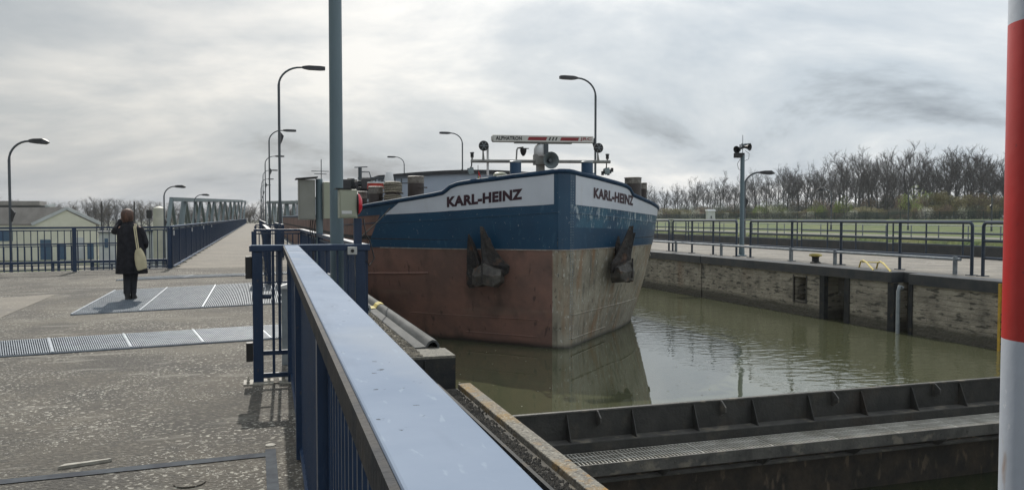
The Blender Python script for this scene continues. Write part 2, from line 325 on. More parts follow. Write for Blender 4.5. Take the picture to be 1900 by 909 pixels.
# gravel stones
def stones(name, n, fx, mat, smin, smax, label, seed=1):
    r = random.Random(seed); b = MB()
    for _ in range(n):
        x_, y_, z_ = fx(r); s = r.uniform(smin, smax)
        a = [Vector((r.uniform(.6,1)*dx*s, r.uniform(.6,1)*dy*s, r.uniform(.5,.9)*dz*s)) for dx,dy,dz in ((1,0,0),(0,1,0),(-1,0,0),(0,-1,0),(0,0,1),(0,0,-1))]
        t = Matrix.Rotation(r.uniform(0,6.3),3,'Z')
        b.add([Vector((x_,y_,z_))+t@p for p in a], [(0,1,4),(1,2,4),(2,3,4),(3,0,4),(1,0,5),(2,1,5),(3,2,5),(0,3,5)])
    return b.build(name, mat, label=label, category='gravel', kind='stuff')
stones('gravel', 9000, lambda r: (r.uniform(1.05,1.78), 8.8+16*r.random()**1.7, .0 if r.random()<0 else -.05+.045*0), pm('pebbles', (.36,.32,.25), (.12,.11,.09), 9, .9), .008, .022, 'loose brown gravel on the ledge beside the grey fender')
stones('debris', 4200, lambda r: (r.triangular(1.89,2.14,2.05), r.uniform(.5,8.6), -.425), pm('debris', (.10,.09,.075), (.04,.038,.034), 9, .95), .006, .024, 'dark leaf litter and grit lying in the edge channel', 3)

# ------------------------------------------------------------------ right wall and quay
def yw(px, X=XR): return atX(px, 500, X).y
yA0, yA1 = yw(1573), yw(1527); yB0, yB1 = yw(1690), yw(1658); yN0, yN1 = yw(1496), yw(1474); yJ = yw(1302)
wr = thing('lock_wall', 'long rough stained concrete wall of the lock chamber on the right', 'lock wall', (XR, 20, ZW))
b = MB()
zt = ZQ-.24
b.box(XR, -20, -5, XR+.8, yB0, zt); b.box(XR, yB1, -5, XR+.8, yA0, zt)
b.box(XR, yA1, -5, XR+.8, yN0, zt); b.box(XR, yN1, -5, XR+.8, yJ-.04, zt); b.box(XR, yJ+.04, -5, XR+.8, 260, zt)
b.box(XR, yN0, -5, XR+.8, yN1, ZQ-1.02); b.box(XR, yN0, ZQ-.34, XR+.8, yN1, zt)
b.build('wall_face', wall_old, wr)
b = MB(); b.box(XR+.72, yA0, -5, XR+.8, yA1, zt); b.box(XR+.42, yB0, -5, XR+.8, yB1, zt); b.box(XR+.5, yN0, ZQ-1.02, XR+.78, yN1, ZQ-.34); b.box(XR+.06, yJ-.04, -5, XR+.8, yJ+.04, zt)
b.build('recess', dark_conc, wr)
b = MB()
for ya in (yA0, yA1): b.box(XR-.03, ya-.09, -3, XR+.10, ya+.09, zt-.003)
for ya, w in ((yB1+.04, .10), (yB0-.03, .05)): b.box(XR-.035, ya-w, -3, XR+.1, ya+w, zt-.003)
b.build('guide_frame', steel_dark, wr)
b = MB(); w = .05
b.box(XR-.012, yN0-w, ZQ-1.06, XR+.03, yN0, ZQ-.30); b.box(XR-.012, yN1, ZQ-1.06, XR+.03, yN1+w, ZQ-.30)
b.box(XR-.012, yN0, ZQ-1.06, XR+.03, yN1, ZQ-1.02); b.box(XR+.05, yN0+.1, ZQ-.80, XR+.14, yN1-.1, ZQ-.74)
b.build('niche_frame', dark_conc, wr)
MB().lathe((XR+.25,(yN0+yN1)/2,ZQ-1.02), [(.07,0),(.07,.25),(.11,.3),(.11,.34)], 14).build('niche_bollard', steel_dark, wr)
b = MB()
b.box(XR-.06, -20, zt, XR+.5, yB0, ZQ+.012); b.box(XR-.06, yB1, zt, XR+.5, yJ-.02, ZQ+.012); b.box(XR-.06, yJ+.02, zt, XR+.5, 260, ZQ+.012)
b.box(XR+.30, yB0, zt, XR+.5, yB1, ZQ+.012)
b.build('coping', coping_m, wr, bevel=.015)
b = MB().tube([(XR-.02, yB0+.22, ZQ-.34+.0), (XR-.10, yB0+.22, ZQ-.30), (XR-.14, yB0+.22, ZQ-.42), (XR-.14, yB0+.22, -2.4)], .045, 10)
b.build('drain_pipe', galv, wr, smooth='auto')
struct(MB().box(XR+.5, -20, -.6, 24, 260, ZQ).build('quay', conc_m))
MB().box(22.6, -20, ZQ+.003, 23.0, 200, ZQ+.34).build('kerb_upstand', coping_m, label='long low dark upstand along the rear edge of the quay', category='kerb')
# far basin behind the quay
struct(MB().quad((24,-20,-1.0),(46,-20,-1.0),(46,400,-1.0),(24,400,-1.0)).build('side_basin_water', water_m))
b = MB()
prof = [(46,-1.4),(46.2,-.15),(52,-.1),(60,-.35),(80,.35),(100,1.05),(125,1.25),(160,1.0),(260,1.0),(900,2.0)]
ys = [-60+i*20 for i in range(70)]
for i, yv in enumerate(ys):
    for j, (xv, zv) in enumerate(prof): b.v.append((xv, yv, zv + (0 if j < 3 else .12*math.sin(yv*.07+j*1.3))))
nP = len(prof)
for i in range(len(ys)-1):
    for j in range(nP-1): b.f.append((i*nP+j, i*nP+j+1, (i+1)*nP+j+1, (i+1)*nP+j)); b.mi.append(0)
struct(b.build('grass_bank', grass_m, smooth=True))
struct(MB().box(52.0,-60,-.3,55.5,500,-.085).build('service_road', conc_m))

# yellow ladder at the far right of the wall
yl = yw(1863)
t = thing('wall_ladder', 'yellow steel ladder bolted to the right lock wall by the striped pole', 'ladder', (XR-.08, yl, ZW))
for dy in (0, -.4): MB().box(XR-.11, yl+dy-.03, -2, XR-.065, yl+dy+.03, ZQ-.03).build('side_rail', pm('ladder_yellow', (.62,.38,.04), (.4,.25,.04), 6, .5), t)
b = MB()
for k in range(8): b.tube([(XR-.09, yl-.4, -1.1+k*.3*.5-.4), (XR-.09, yl, -1.1+k*.3*.5-.4)], .014, 6)
b.build('rungs', steel_dark, t)

# ------------------------------------------------------------------ tubular railings on the quay
tube_m = pm('tube_rail_paint', (.020,.034,.056), (.03,.045,.07), 5, .35)
pipe_m = pm('guard_pipe', (.26,.29,.31), (.17,.19,.21), 6, .4, .3)
def bend(p0, p1, h, r, z0):
    """a hoop section of railing: rounded top corners, posts at both ends"""
    p0, p1 = Vector(p0), Vector(p1); d = (p1-p0).normalized(); k = .09
    pts = [p0+Vector((0,0,0)), p0+Vector((0,0,h-k))]
    for i in range(1, 5):
        a = math.pi/2*i/4; pts.append(p0 + d*k*(1-math.cos(a)) + Vector((0,0,h-k+k*math.sin(a))))
    for i in range(0, 4):
        a = math.pi/2*(1-i/4); pts.append(p1 - d*k*(1-math.cos(a)) + Vector((0,0,h-k+k*math.sin(a))))
    pts += [p1+Vector((0,0,h-k)), p1]
    return pts
def tube_railing(X, y0, y1, zb, h, nmid, label, group, name='tube_railing', r=.037, dx=0):
    t = thing(name, label, 'railing', (X, y0, zb), group)
    p0, p1 = (X, y0, zb), (X+dx, y1, zb)
    MB().tube(bend(p0, p1, h, r, zb), r, 8).build('hoop', tube_m, t, smooth='auto')
    P0, P1 = Vector(p0), Vector(p1)
    for hh in (.66, .34): MB().tube([P0+Vector((0,0,h*hh)), P1+Vector((0,0,h*hh))], r*.85, 8).build('mid_rail', tube_m, t, smooth='auto')
    for i in range(1, nmid+1):
        p = P0.lerp(P1, i/(nmid+1)); MB().tube([p, p+Vector((0,0,h))], r, 8).build('post', tube_m, t, smooth='auto')
    for i in range(nmid+2):
        p = P0.lerp(P1, i/(nmid+1)); MB().box(p.x-.09, p.y-.09, zb, p.x+.09, p.y+.09, zb+.018).build('foot_plate', tube_m, t)
    return t
X1 = 15.35
yy = [yw(p, X1) for p in (1845, 1815, 1803, 1392, 1366, 1248)]
tube_railing(X1, yy[0]-6, yy[1]-.12, ZQ, 1.19, 2, 'dark tube railing at the right end, nearest the striped pole', 'railings along the right quay edge')
tube_railing(X1, yy[2], yy[3], ZQ, 1.19, 3, 'long dark tube railing between the loudspeaker mast and the striped pole', 'railings along the right quay edge')
tube_railing(X1, yy[4], yy[5], ZQ, 1.19, 2, 'dark tube railing between the ship and the loudspeaker mast', 'railings along the right quay edge')
tube_railing(X1, yy[5]+.3, yy[5]+9, ZQ, 1.19, 2, 'dark tube railing partly hidden behind the bow of the ship', 'railings along the right quay edge')
# second row at the far side of the quay
X2 = 21.5; y = 12
yv = 14.0; k = 0
names2 = ['rear railing section seen just left of the striped pole', 'second rear railing section from the striped pole', 'third rear railing section from the striped pole, behind the yellow hoops',
          'rear railing section behind the yellow bollard', 'rear railing section just right of the loudspeaker mast', 'rear railing section left of the loudspeaker mast', 'rear railing section nearest the ship', 'rear railing section behind the ship bow']
for k in range(8):
    L_ = 4.1 + .3*((k*7)%3)
    tube_railing(X2, yv, yv+L_, ZQ, 1.19, 2, names2[k], 'railings along the rear edge of the quay', r=.028); yv += L_+.28
# low guard pipe on stub posts
t = thing('guard_pipe', 'low grey pipe rail on stub posts along the quay edge', 'guard rail', (XR+.75, 20, ZQ))
ypA, ypB = yw(1782, XR+.75), yw(1216, XR+.75)
for zz_ in (.36,): MB().tube([(XR+.75, ypA, ZQ+zz_), (XR+.75, ypB+10, ZQ+zz_)], .038, 8).build('pipe', pipe_m, t, smooth='auto')
for px in (1772, 1549, 1467, 1340-2, 1254):
    yy_ = yw(px, XR+.75); MB().tube([(XR+.75, yy_, ZQ), (XR+.75, yy_, ZQ+.42)], .05, 10).build('stub_post', pipe_m, t, smooth='auto')
# fine far railing across the side basin
t = thing('far_railing', 'thin pale railing on the far bank of the side basin', 'railing', (46.5, 60, -.1))
b = MB()
for zz_ in (1.05, .55): b.tube([(46.5, 20, -.1+zz_), (46.5, 160, -.1+zz_)], .035, 6)
b.build('rail', pipe_m, t)
for i in range(57): MB().bar((46.5, 20+i*2.5, -.1), (46.5, 20+i*2.5, .95), .06).build('post', pipe_m, t)

# quay furniture
yel = pm('bollard_yellow', (.62,.5,.12), (.45,.36,.10), 6, .5, bump=.2)
p = atZ(1513, 488, ZQ)
t = thing('mooring_bollard', 'squat black mooring bollard with a yellow mushroom cap on the quay edge', 'bollard', p)
MB().lathe(p, [(.15,0),(.15,.02),(.10,.05),(.095,.16),(.12,.19)], 20).build('stem', steel_dark, t, smooth='auto')
MB().lathe(p, [(.12,.19),(.17,.20),(.185,.225),(.16,.255),(.08,.275),(.01,.28)], 20).build('bollard_cap', yel, t, smooth=True)
p = atZ(1622, 499, ZQ)
t = thing('ladder_hoops', 'pair of yellow bent tube handles at the ladder head on the coping', 'handrail', p)
for i, px in enumerate((1594, 1626)):
    a = atZ(px, 496, ZQ+.01); c = Vector((a.x-.35 if False else a.x, a.y, ZQ))
    a = atX(px, 497, XR+.62); c = atX(px+27, 499, XR+.05)
    a.z = ZQ; c.z = ZQ+.012
    m1 = a.lerp(c, .12)+Vector((0,0,.17)); m2 = a.lerp(c, .28)+Vector((0,0,.2)); m3 = a.lerp(c, .5)+Vector((0,0,.17))
    MB().tube([a, m1, m2, m3, c], .022, 8).build('handle', yel, t, smooth='auto')
MB().tube([atX(1600,486,XR+.55).to_3d()*1, atX(1632,487,XR+.55)], .016, 8).build('cross_bar', yel, t)

# loudspeaker mast
p = atZ(1376, 475, ZQ)
t = thing('loudspeaker_mast', 'tall blue grey mast carrying black horn loudspeakers on the right quay', 'mast', p)
ztop = atD(1376, 288, (p.x*sy+p.y*cy)).z
MB().lathe(p, [(.17,0),(.17,.03),(.10,.05),(.09,.3),(.078,.5),(.072,ztop-ZQ)], 14).build('pole', mast_m, t, smooth='auto')
D_ = p.x*sy+p.y*cy
q0 = atD(1371, 288, D_); MB().box(q0.x-.14, q0.y-.1, q0.z-.09, q0.x+.16, q0.y+.1, q0.z+.07).build('junction_box', black_m, t)
def horn(c, d, r0, r1, ln, mat, par, name='horn_speaker'):
    c = Vector(c); d = Vector(d).normalized(); o = []
    pr = [(0.0,.75*r0),( .25,r0),(.4,r0*1.05),(.6,r0*1.4),(.85,r1*.72),(1.0,r1),(1.0,r1*.93),(.85,r1*.62),(.6,r0*.9)]
    b = MB(); a = d.orthogonal().normalized(); e_ = d.cross(a)
    rings = [[c+d*(s*ln)+(a*math.cos(2*math.pi*k/18)+e_*math.sin(2*math.pi*k/18))*rr for k in range(18)] for s, rr in pr]
    return b.loft(rings).build(name, mat, par, smooth='auto')
c = atD(1378, 274, D_)
horn(c, (-.85,-.35,-.25), .045, .13, .36, black_m, t); horn(c+Vector((.02,.0,.02)), (.35,-.9,-.1), .045, .12, .26, black_m, t)
horn(c+Vector((.32,0,.12)), (-1,.3,-.25), .05, .10, .3, lamp_m, t)
MB().tube([c+Vector((0,0,-.2)), c+Vector((0,0,.42))], .012, 6).build('antenna', galv, t)
MB().bar(c+Vector((-.1,0,-.12)), c+Vector((-.1,0,.1)), .03).build('bracket', black_m, t)
b = MB(); b.tube([c+Vector((.1,0,-.1)), c+Vector((.26,0,-.2)), c+Vector((.24,0,-.38)), c+Vector((.08,0,-.45))], .008, 5)
b.tube([c+Vector((-.1,0,-.4)), c+Vector((-.2,0,-.55)), c+Vector((-.16,0,-.72)), c+Vector((-.04,0,-.78))], .008, 5); b.build('cable', black_m, t)

# ------------------------------------------------------------------ street lamps
def lamp(name, x, y, z0, ztop, arm, dirx, label, group, rad=.8, thick=.055, flat=True, diry=0.0):
    t = thing(name, label, 'street lamp', (x, y, z0), group)
    zc = ztop - rad*.55
    pts = [(x,y,z0)]; d = Vector((dirx, diry, 0)).normalized()
    P = Vector((x,y,0))
    for i in range(5): pts.append(P+Vector((0,0,z0+(zc-z0)*(.3+.7*i/4))))
    hl = arm*.5
    for i in range(1, 9):
        a = math.pi/2*i/8; pts.append(P + d*(arm-hl)*(1-math.cos(a)) + Vector((0,0,zc+rad*.55*math.sin(a))))
    rs = [thick*1.7, thick*1.15] + [thick]*4 + [thick*.8]*8
    MB().tube(pts, rs, 10).build('pole', lamp_m, t, smooth='auto')
    e0 = pts[-1]; b = MB(); w = .12 if flat else .14; s_ = Vector((-d.y, d.x, 0)); U_ = Vector((0,0,1))
    rings = []
    for f_, hw, hh, dz in ((0,.3,.5,0),(.12,.6,.8,0),(.3,1,1,0),(.8,1,1,0) if flat else (.75,1.1,1.2,-.01),(1,.9,.8,-.0) if flat else (1,.25,.3,-.05)):
        c_ = e0 + d*hl*f_ + U_*dz
        rings.append([c_+s_*w*hw+U_*.08*hh, c_-s_*w*hw+U_*.08*hh, c_-s_*w*hw-U_*.09*hh, c_+s_*w*hw-U_*.09*hh])
    b.loft(rings).build('luminaire', lamp_head, t)
    if not flat or arm > 1.7:
        zz_ = z0 + (ztop-z0)*.62; b = MB(); c_ = P+d*.06
        b.loft([[c_+Vector((0,0,zz_-.3))+s_*.05, c_+Vector((0,0,zz_-.3))-s_*.05, c_+d*.08+Vector((0,0,zz_-.12)), c_+d*.08+Vector((0,0,zz_-.12))],
                [c_+Vector((0,0,zz_+.22))+s_*.05, c_+Vector((0,0,zz_+.22))-s_*.05, c_+d*.13+Vector((0,0,zz_+.05))-s_*.05, c_+d*.13+Vector((0,0,zz_+.05))+s_*.05]]).build('control_box', lamp_head, t)
    return t
ordn = ['nearest', 'second', 'third', 'fourth', 'fifth', 'sixth', 'seventh']
for i in range(6):
    y_ = 35.9+26.2*i
    lamp('street_lamp', 1.0, y_, 0, 8.0, 1.95, 1, '%s street lamp of the row right of the blue walkway railing' % ordn[i], 'street lamps along the walkway', rad=1.5)
for i in range(3):
    y_ = 35.8+26.2*i
    lamp('street_lamp', 15.75, y_, ZQ, 8.2, 1.85, -1, ['street lamp with a flat head rising right behind the ship bow', 'street lamp with a flat head rising behind the middle of the ship', 'smallest street lamp rising behind the ship, leftmost of three'][i], 'street lamps along the right quay', rad=1.5)
for px, py, d, lab in ((16,262,30,'rounded street lamp at the far left behind the railing'), (304,346,55,'curved street lamp beside the cream tank'), (360,361.5,78,'small curved street lamp standing before the truss bridge')):
    p = atD(px, py, d); lamp('street_lamp', p.x, p.y, -2.8, p.z, 1.5, 1, lab, 'curved lamps on the lower left bank', rad=1.3, thick=.05, flat=False, diry=-.3)
for px, py, d, dr, lab in ((1382,320,40,1,'curved street lamp just right of the loudspeaker mast'), (1543,352,80,-1,'slim lamp with a left arm below the wood'), (1686,350,84,1,'slim pale lamp in the middle of the grass bank'), (1841,355,76,-1,'slim lamp with a left arm near the striped pole')):
    p = atD(px, py, d); lamp('street_lamp', p.x, p.y, -.1 if d < 50 else .2, p.z, 1.5, dr, lab, 'lamps on the bank behind the quay', rad=1.2, thick=.06, flat=False, diry=-.3*dr)

# ------------------------------------------------------------------ blue railings
def blue_rail(name, label, cat, pts, group=None, z0=0, h=1.25, capw=.10, capt=.05, sp=.11, posts=2.4, bar_w=.022, cap_mat=None, post_w=.08, low=(.07,), foot=True, fasc=False):
    """one run of railing along a polyline, all pieces children of an Empty"""
    pts = [Vector(p) for p in pts]; t = thing(name, label, cat, (pts[0].x, pts[0].y, z0), group)
    U_ = Vector((0,0,1)); capb = MB(); bars = MB(); rails = MB(); feet = MB(); plist = []; fb = MB()
    for a, c in zip(pts[:-1], pts[1:]):
        d = (c-a); Ln = d.length; d.normalize(); s_ = Vector((d.y, -d.x, 0))
        capb.bar(a+U_*(z0+h-capt/2), c+U_*(z0+h-capt/2), capw, capt)
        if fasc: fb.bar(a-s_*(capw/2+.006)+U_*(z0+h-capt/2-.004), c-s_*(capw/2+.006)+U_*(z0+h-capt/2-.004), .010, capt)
        for lz in low: rails.bar(a+U_*(z0+lz), c+U_*(z0+lz), .04, .035)
        rails.bar(a+U_*(z0+h-capt-.05), c+U_*(z0+h-capt-.05), .03, .03)
        n = max(1, int(round(Ln/posts)))
        for i in range(n+1): plist.append((a+d*(Ln*i/n), d))
        m = int(Ln/sp)
        for i in range(1, m):
            p = a+d*(Ln*i/m); bars.bar(p+U_*(z0+low[0]+.0175), p+U_*(z0+h-capt-.065), bar_w, bar_w*.6, up=s_)
    capb.build('handrail', cap_mat or blue, t, bevel=.004 if capw > .09 else 0)
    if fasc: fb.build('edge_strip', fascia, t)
    rails.build('rails', blue, t); bars.build('balusters', blue, t)
    done = []
    for p, d in plist:
        if any((p-q).length < .02 for q in done) or len(done) > 90: continue
        done.append(p); b = MB(); b.bar(p+U_*(z0+.012), p+U_*(z0+h-capt), post_w, post_w, up=d); b.build('post', blue, t)
        if foot: MB().box(p.x-.1, p.y-.1, z0, p.x+.1, p.y+.1, z0+.015).build('foot_plate', white_plate, t)
    return t
white_plate = pm('pale_plate', (.42,.40,.34), (.26,.24,.2), 12, .7, bump=.3)
XN0, XN1 = .195, .305      # near rail centre line: at Y=.7 and at Y=7.5
rt = blue_rail('walkway_railing', 'foreground blue railing with a broad handrail coloured pale with sky sheen', 'railing', [(XN0-.055, -2.2, 0), (XN1, 7.50, 0)], capw=.125, capt=.046, sp=.10, posts=2.45, cap_mat=cap_paint, fasc=True, foot=False)
MB().box(XN1-.075, 6.2, 1.2503, XN1+.05, 6.206, 1.2512).build('weld_seam', fascia, rt)
# transverse end frame of the near railing
Yt = 7.58
t = thing('railing_end_frame', 'blue end frame with open bars crossing the far end of the foreground railing', 'railing', (.3, Yt, 0))
b = MB(); b.box(-.06, Yt-.055, 1.195, 1.02, Yt+.055, 1.25); b.build('handrail', blue, t, bevel=.004)
MB().box(-.05, Yt-.05, 1.2505, 1.01, Yt+.05, 1.2525).build('sheen_top', cap_paint, t)  # pale strip painting the sky's sheen on the dark blue cap
for xx_ in (.01, .93): MB().box(xx_-.045, Yt-.045, .012, xx_+.045, Yt+.045, 1.195).build('post', blue, t, bevel=.004)
b = MB()
for zz_ in (.065, .27): b.box(.055, Yt-.018, zz_-.02, .42, Yt+.018, zz_+.02)
b.box(.42, Yt-.018, .045, .885, Yt+.018, .085)
b.build('rails', blue, t)
b = MB()
for xx_ in (.145, .20): b.box(xx_-.012, Yt-.02, .05 if xx_ < .18 else .27, xx_+.012, Yt+.02, 1.195)
for xx_ in (.52, .62, .72, .82): b.box(xx_-.01, Yt-.02, .085, xx_+.01, Yt+.02, 1.195)
b.build('balusters', blue, t)
for zz_, hh in ((.95,.2), (.20,.17)): MB().box(-.095, Yt-.03, zz_, -.036, Yt+.05, zz_+hh).build('hinge_block', black_m, t, bevel=.004)
MB().tube([(.055,Yt,.785),(.13,Yt,.785)], .022, 10).build('latch', blue, t)
for xx_ in (.01, .32): 
    b = MB(); b.box(xx_-.13, Yt-.12, 0, xx_+.13, Yt+.1, .014)
    for sx_ in (-.09, .09):
        for sy_ in (-.08, .06): b.lathe((xx_+sx_, Yt+sy_, .014), [(.014,0),(.014,.018),(.006,.02),(.006,.035)], 6)
    b.build('foot_plate', white_plate, t)
# recessed run past the mooring place and the next frame
blue_rail('walkway_railing', 'blue railing set back beside the tall grey mast', 'railing', [(.97, 7.66, 0), (.97, 18.3, 0)], capw=.09, sp=.12, posts=2.6, foot=True)
Yt2 = 18.45
blue_rail('walkway_railing', 'second blue end frame crossing the walkway edge below the grey cabinet', 'railing', [(-.05, Yt2, 0), (1.02, Yt2, 0)], capw=.10, sp=.11, posts=.52, post_w=.09)
blue_rail('walkway_railing', 'far blue railing run right of the path behind the second end frame', 'railing', [(.28, 18.6, 0), (.28, 31, 0)], capw=.09, sp=.12, posts=2.5)
blue_rail('walkway_railing', 'third blue end frame with the jogged railing beyond it', 'railing', [(-.02, 31.1, 0), (.97, 31.1, 0), (.97, 44, 0)], capw=.09, sp=.12, posts=2.5)
blue_rail('walkway_railing', 'farthest blue railing run at the right of the path', 'railing', [(.5, 44, 0), (.5, 120, 0)], capw=.09, sp=.16, posts=2.5, foot=False)
# left: cross railing and the long one along the path
blue_rail('platform_railing', 'blue barred railing across the left background behind the person', 'railing', [(FL0.x*1.0, FL0.y, 0), (FL1.x-.05, FL1.y, 0)], capw=.07, sp=.155, posts=2.3, bar_w=.022, post_w=.10, low=(.09,))
rl = blue_rail('path_railing', 'very long blue railing running along the left of the path to the vanishing point', 'railing', [(FL1.x, FL1.y+.12, 0), (FL1.x, 225, 0)], capw=.08, capt=.05, sp=.13, posts=2.5, bar_w=.03, post_w=.07, foot=False)
b = MB().box(FL1.x-.055, FL1.y+.2, 1.2505, FL1.x+.055, 225, 1.262); b.build('sheen_top', cap_paint, rl)  # pale strip, sky sheen coloured onto the rail top
b = MB()
for i in range(4): b.box(FL1.x+.045, FL1.y+.2+i*7.1, .98, FL1.x+.075, FL1.y+.28+i*7.1, 1.12)
b.build('reflector', white_m, rl)
b = MB()
for i in range(60): b.box(FL1.x-.06, FL1.y+1+i*2.5, 0, FL1.x+.14, FL1.y+1.2+i*2.5, .05)
b.build('foot_plate', white_plate, rl)
b = MB().box(FL1.x+.05, FL1.y+.2, .05, FL1.x+.075, 225, .09); b.build('kick_strip', cap_paint, rl)
# lower railings seen through the cross railing
a0 = atD(-60, 470, 27); a1 = atD(330, 462, 31); a1 = Vector((-4.2, a0.y+(a1.y-a0.y)*(-4.2-a0.x)/(a1.x-a0.x), 0))
blue_rail('lower_railing', 'lower blue railing on the basin edge seen through the cross railing', 'railing', [(a0.x, a0.y, 0), (a1.x, a1.y, 0)], z0=-.62, h=1.2, capw=.07, sp=.20, posts=2.2, bar_w=.04, post_w=.09, foot=False)
a0 = atD(-60, 480, 23.4); a1 = atD(322, 480, 26); a1.x = min(a1.x, -2.75)
blue_rail('stair_railing', 'low blue horizontal barrier just behind the cross railing', 'railing', [(a0.x, a0.y, 0), (a1.x, a1.y, 0)], z0=-.55, h=.72, capw=.12, capt=.08, sp=.5, posts=1.1, bar_w=.05, post_w=.09, low=(.1,.4), foot=False)
struct(MB().prism([(a0.x-3,a0.y-4,-1.0),(a1.x+1,a1.y-1.5,-1.0),(a1.x+1,a1.y+9,-1.0),(a0.x-3,a0.y+8,-1.0)], (0,0,.38)).build('lower_terrace', conc_m))

# grey slim posts with slanted caps near the end frame
for i, (px, py, hh, lab) in enumerate(((529, 676, .84, 'slim grey post with a white slanted cap behind the end frame'), )):
    p = atZ(px, py, 0); t = thing('marker_post', lab, 'post', p)
    MB().box(p.x-.03, p.y-.03, 0, p.x+.03, p.y+.03, hh-.06).build('shaft', galv, t)
    MB().prism([(p.x-.05,p.y-.06,hh-.06),(p.x+.08,p.y-.06,hh-.06),(p.x+.08,p.y-.06,hh+.0),(p.x-.05,p.y-.06,hh-.035)], (0,.12,0)).build('slanted_cap', white_m, t)
p = atY(614, 505, 8.25); p.z = 0; t = thing('marker_post', 'grey marker post with a pale tilted lid beyond the railing bars', 'post', p)
MB().box(p.x-.025,p.y-.025,0,p.x+.025,p.y+.025,.87).build('shaft', galv, t)
MB().prism([(p.x-.09,p.y-.05,.87),(p.x+.09,p.y-.05,.86),(p.x+.07,p.y-.05,.91),(p.x-.06,p.y-.05,.945)], (0,.12,0)).build('slanted_cap', white_m, t)

# ------------------------------------------------------------------ gratings
def grating(name, label, c4, nx, ny, npan, group=None, mat=grate_m, frame=True):
    """c4: front-left, front-right, back-right, back-left corners"""
    c4 = [Vector(c) for c in c4]; z = c4[0].z
    t = thing(name, label, 'grating', tuple((c4[0]+c4[2])/2*1.0), group)
    def P(u, v, dz): 
        p = (c4[0]*(1-u)+c4[1]*u)*(1-v) + (c4[3]*(1-u)+c4[2]*u)*v; return Vector((p.x, p.y, z+dz))
    MB().quad(P(0,0,.004),P(1,0,.004),P(1,1,.004),P(0,1,.004)).build('pit_shade', void_m, t)  # flat dark sheet on the deck, paints the shade below the bars
    for k in range(npan):
        b = MB(); u0, u1 = k/npan+.004, (k+1)/npan-.004; m = int(nx/npan)
        for i in range(m+1):
            u = u0+(u1-u0)*i/m; b.bar(P(u,0,.014), P(u,1,.014), .008, .016)
        for j in range(ny+1):
            b.bar(P(u0,j/ny,.012), P(u1,j/ny,.012), .010, .012)
        b.build('bar_panel', mat, t)
    if frame:
        b = MB()
        for k in range(npan+1): b.bar(P(k/npan,0,.016), P(k/npan,1,.016), .022, .024)
        b.bar(P(0,0,.010), P(1,0,.010), .018, .012); b.bar(P(0,1,.010), P(1,1,.010), .018, .012)
        b.build('frame', grate_m, t)
    return t
grating('floor_grating', 'large square patch of steel grating the person stands on', [atZ(132,585,0), atZ(585,560,0), atZ(560,521,0), atZ(214,540,0)], 120, 22, 4, 'steel gratings in the walkway')
grating('floor_grating', 'narrow grating band crossing the walkway nearer than the person', [atZ(-60,667,0), atZ(620,622,0), atZ(590,600,0), atZ(-60,639,0)], 170, 9, 5, 'steel gratings in the walkway')
grating('floor_grating', 'thin far grating band behind the person', [atZ(216,521,0), atZ(560,508,0), atZ(552,504.5,0), atZ(252,515,0)], 80, 6, 3, 'steel gratings in the walkway')
# small loose things on the platform
p = atZ(162, 862, 0); t = MB(); t.prism([(p.x-.15,p.y-.05,.001),(p.x+.11,p.y+.02,.001),(p.x+.13,p.y+.045,.001),(p.x-.12,p.y+.0,.001)], (0,0,.018))
t.build('cable_cover', white_plate, label='pale flat metal cover lying on the concrete in front', category='cover plate')
p = atZ(502, 826, 0); MB().lathe(p, [(.034,0),(.034,.006),(.02,.010),(.0,.011)], 10).build('bolt_cover', white_plate, label='small pale bolt cover at the end of the steel strip', category='bolt cover')
p = atZ(352, 896, 0); MB().lathe(p+Vector((0,0,.001)), [(.085,0),(.085,.007),(.07,.008),(.0,.008)], 24).build('drain_lid', deck_m, label='small round lid in the concrete near the bottom edge', category='lid')

# ------------------------------------------------------------------ tall mast, cabinets, call box
q = atY(625, 440, 7.82); p = Vector((q.x, 7.82, 0))
t = thing('tall_mast', 'tall thick blue grey steel mast rising out of the picture', 'mast', p)
MB().lathe(p, [(.13,0),(.13,.025),(.066,.03),(.064,1.6),(.059,5),(.05,9.5)], 20).build('pole', mast_m, t, smooth='auto')
MB().box(p.x-.035,p.y-.072,.5,p.x+.035,p.y-.04,.8).build('access_door', mast_m, t)
# call box on the frame post
cream = pm('cream_green_steel', (.37,.385,.29), (.33,.345,.26), 2, .42, bump=.04)
Yc = Yt-.02
a = atY(627.5, 352, Yc); c = atY(661, 405, Yc)
t = thing('call_box', 'pale green steel call box with a red emergency button on its side', 'call box', (a.x, Yc, c.z))
MB().box(a.x, Yc-.09, c.z, c.x, Yc+.06, a.z).build('housing', cream, t, bevel=.006)
b = MB(); b.box(a.x+.012, Yc-.096, c.z+.012, c.x-.012, Yc-.0905, a.z-.012); b.build('door', cream, t, bevel=.002)
sg = MB(); s0 = atY(634, 391, Yc-.1); s1 = atY(653, 397, Yc-.1); sg.box(s0.x, Yc-.1005, s1.z, s1.x, Yc-.097, s0.z); sg = sg.build('sign_plate', white_m, t)
b = MB(); b.lathe((c.x+.001, Yc-.02, (a.z+c.z)/2-.0), [(.10,0),(.10,.012),(.088,.03),(.055,.048),(.0,.055)], 20, 'X'); rb = b.build('red_button', pm('red_plastic', (.62,.012,.03), (.55,.01,.03), 3, .3), t, smooth='auto')
MB().lathe((c.x+.001, Yc-.02, (a.z+c.z)/2), [(.112,0),(.112,.008)], 20, 'X').build('button_collar', black_m, t)
b = MB(); b.box(a.x-.03, Yc-.1, a.z+.001, c.x-.05, Yc+.06, a.z+.012); b.build('rain_hood', black_m, t)
b = MB(); bx = .93; b.bar((bx-.02, Yt, 1.25), (bx-.02, Yt, c.z), .07); b.build('stand', blue, t)
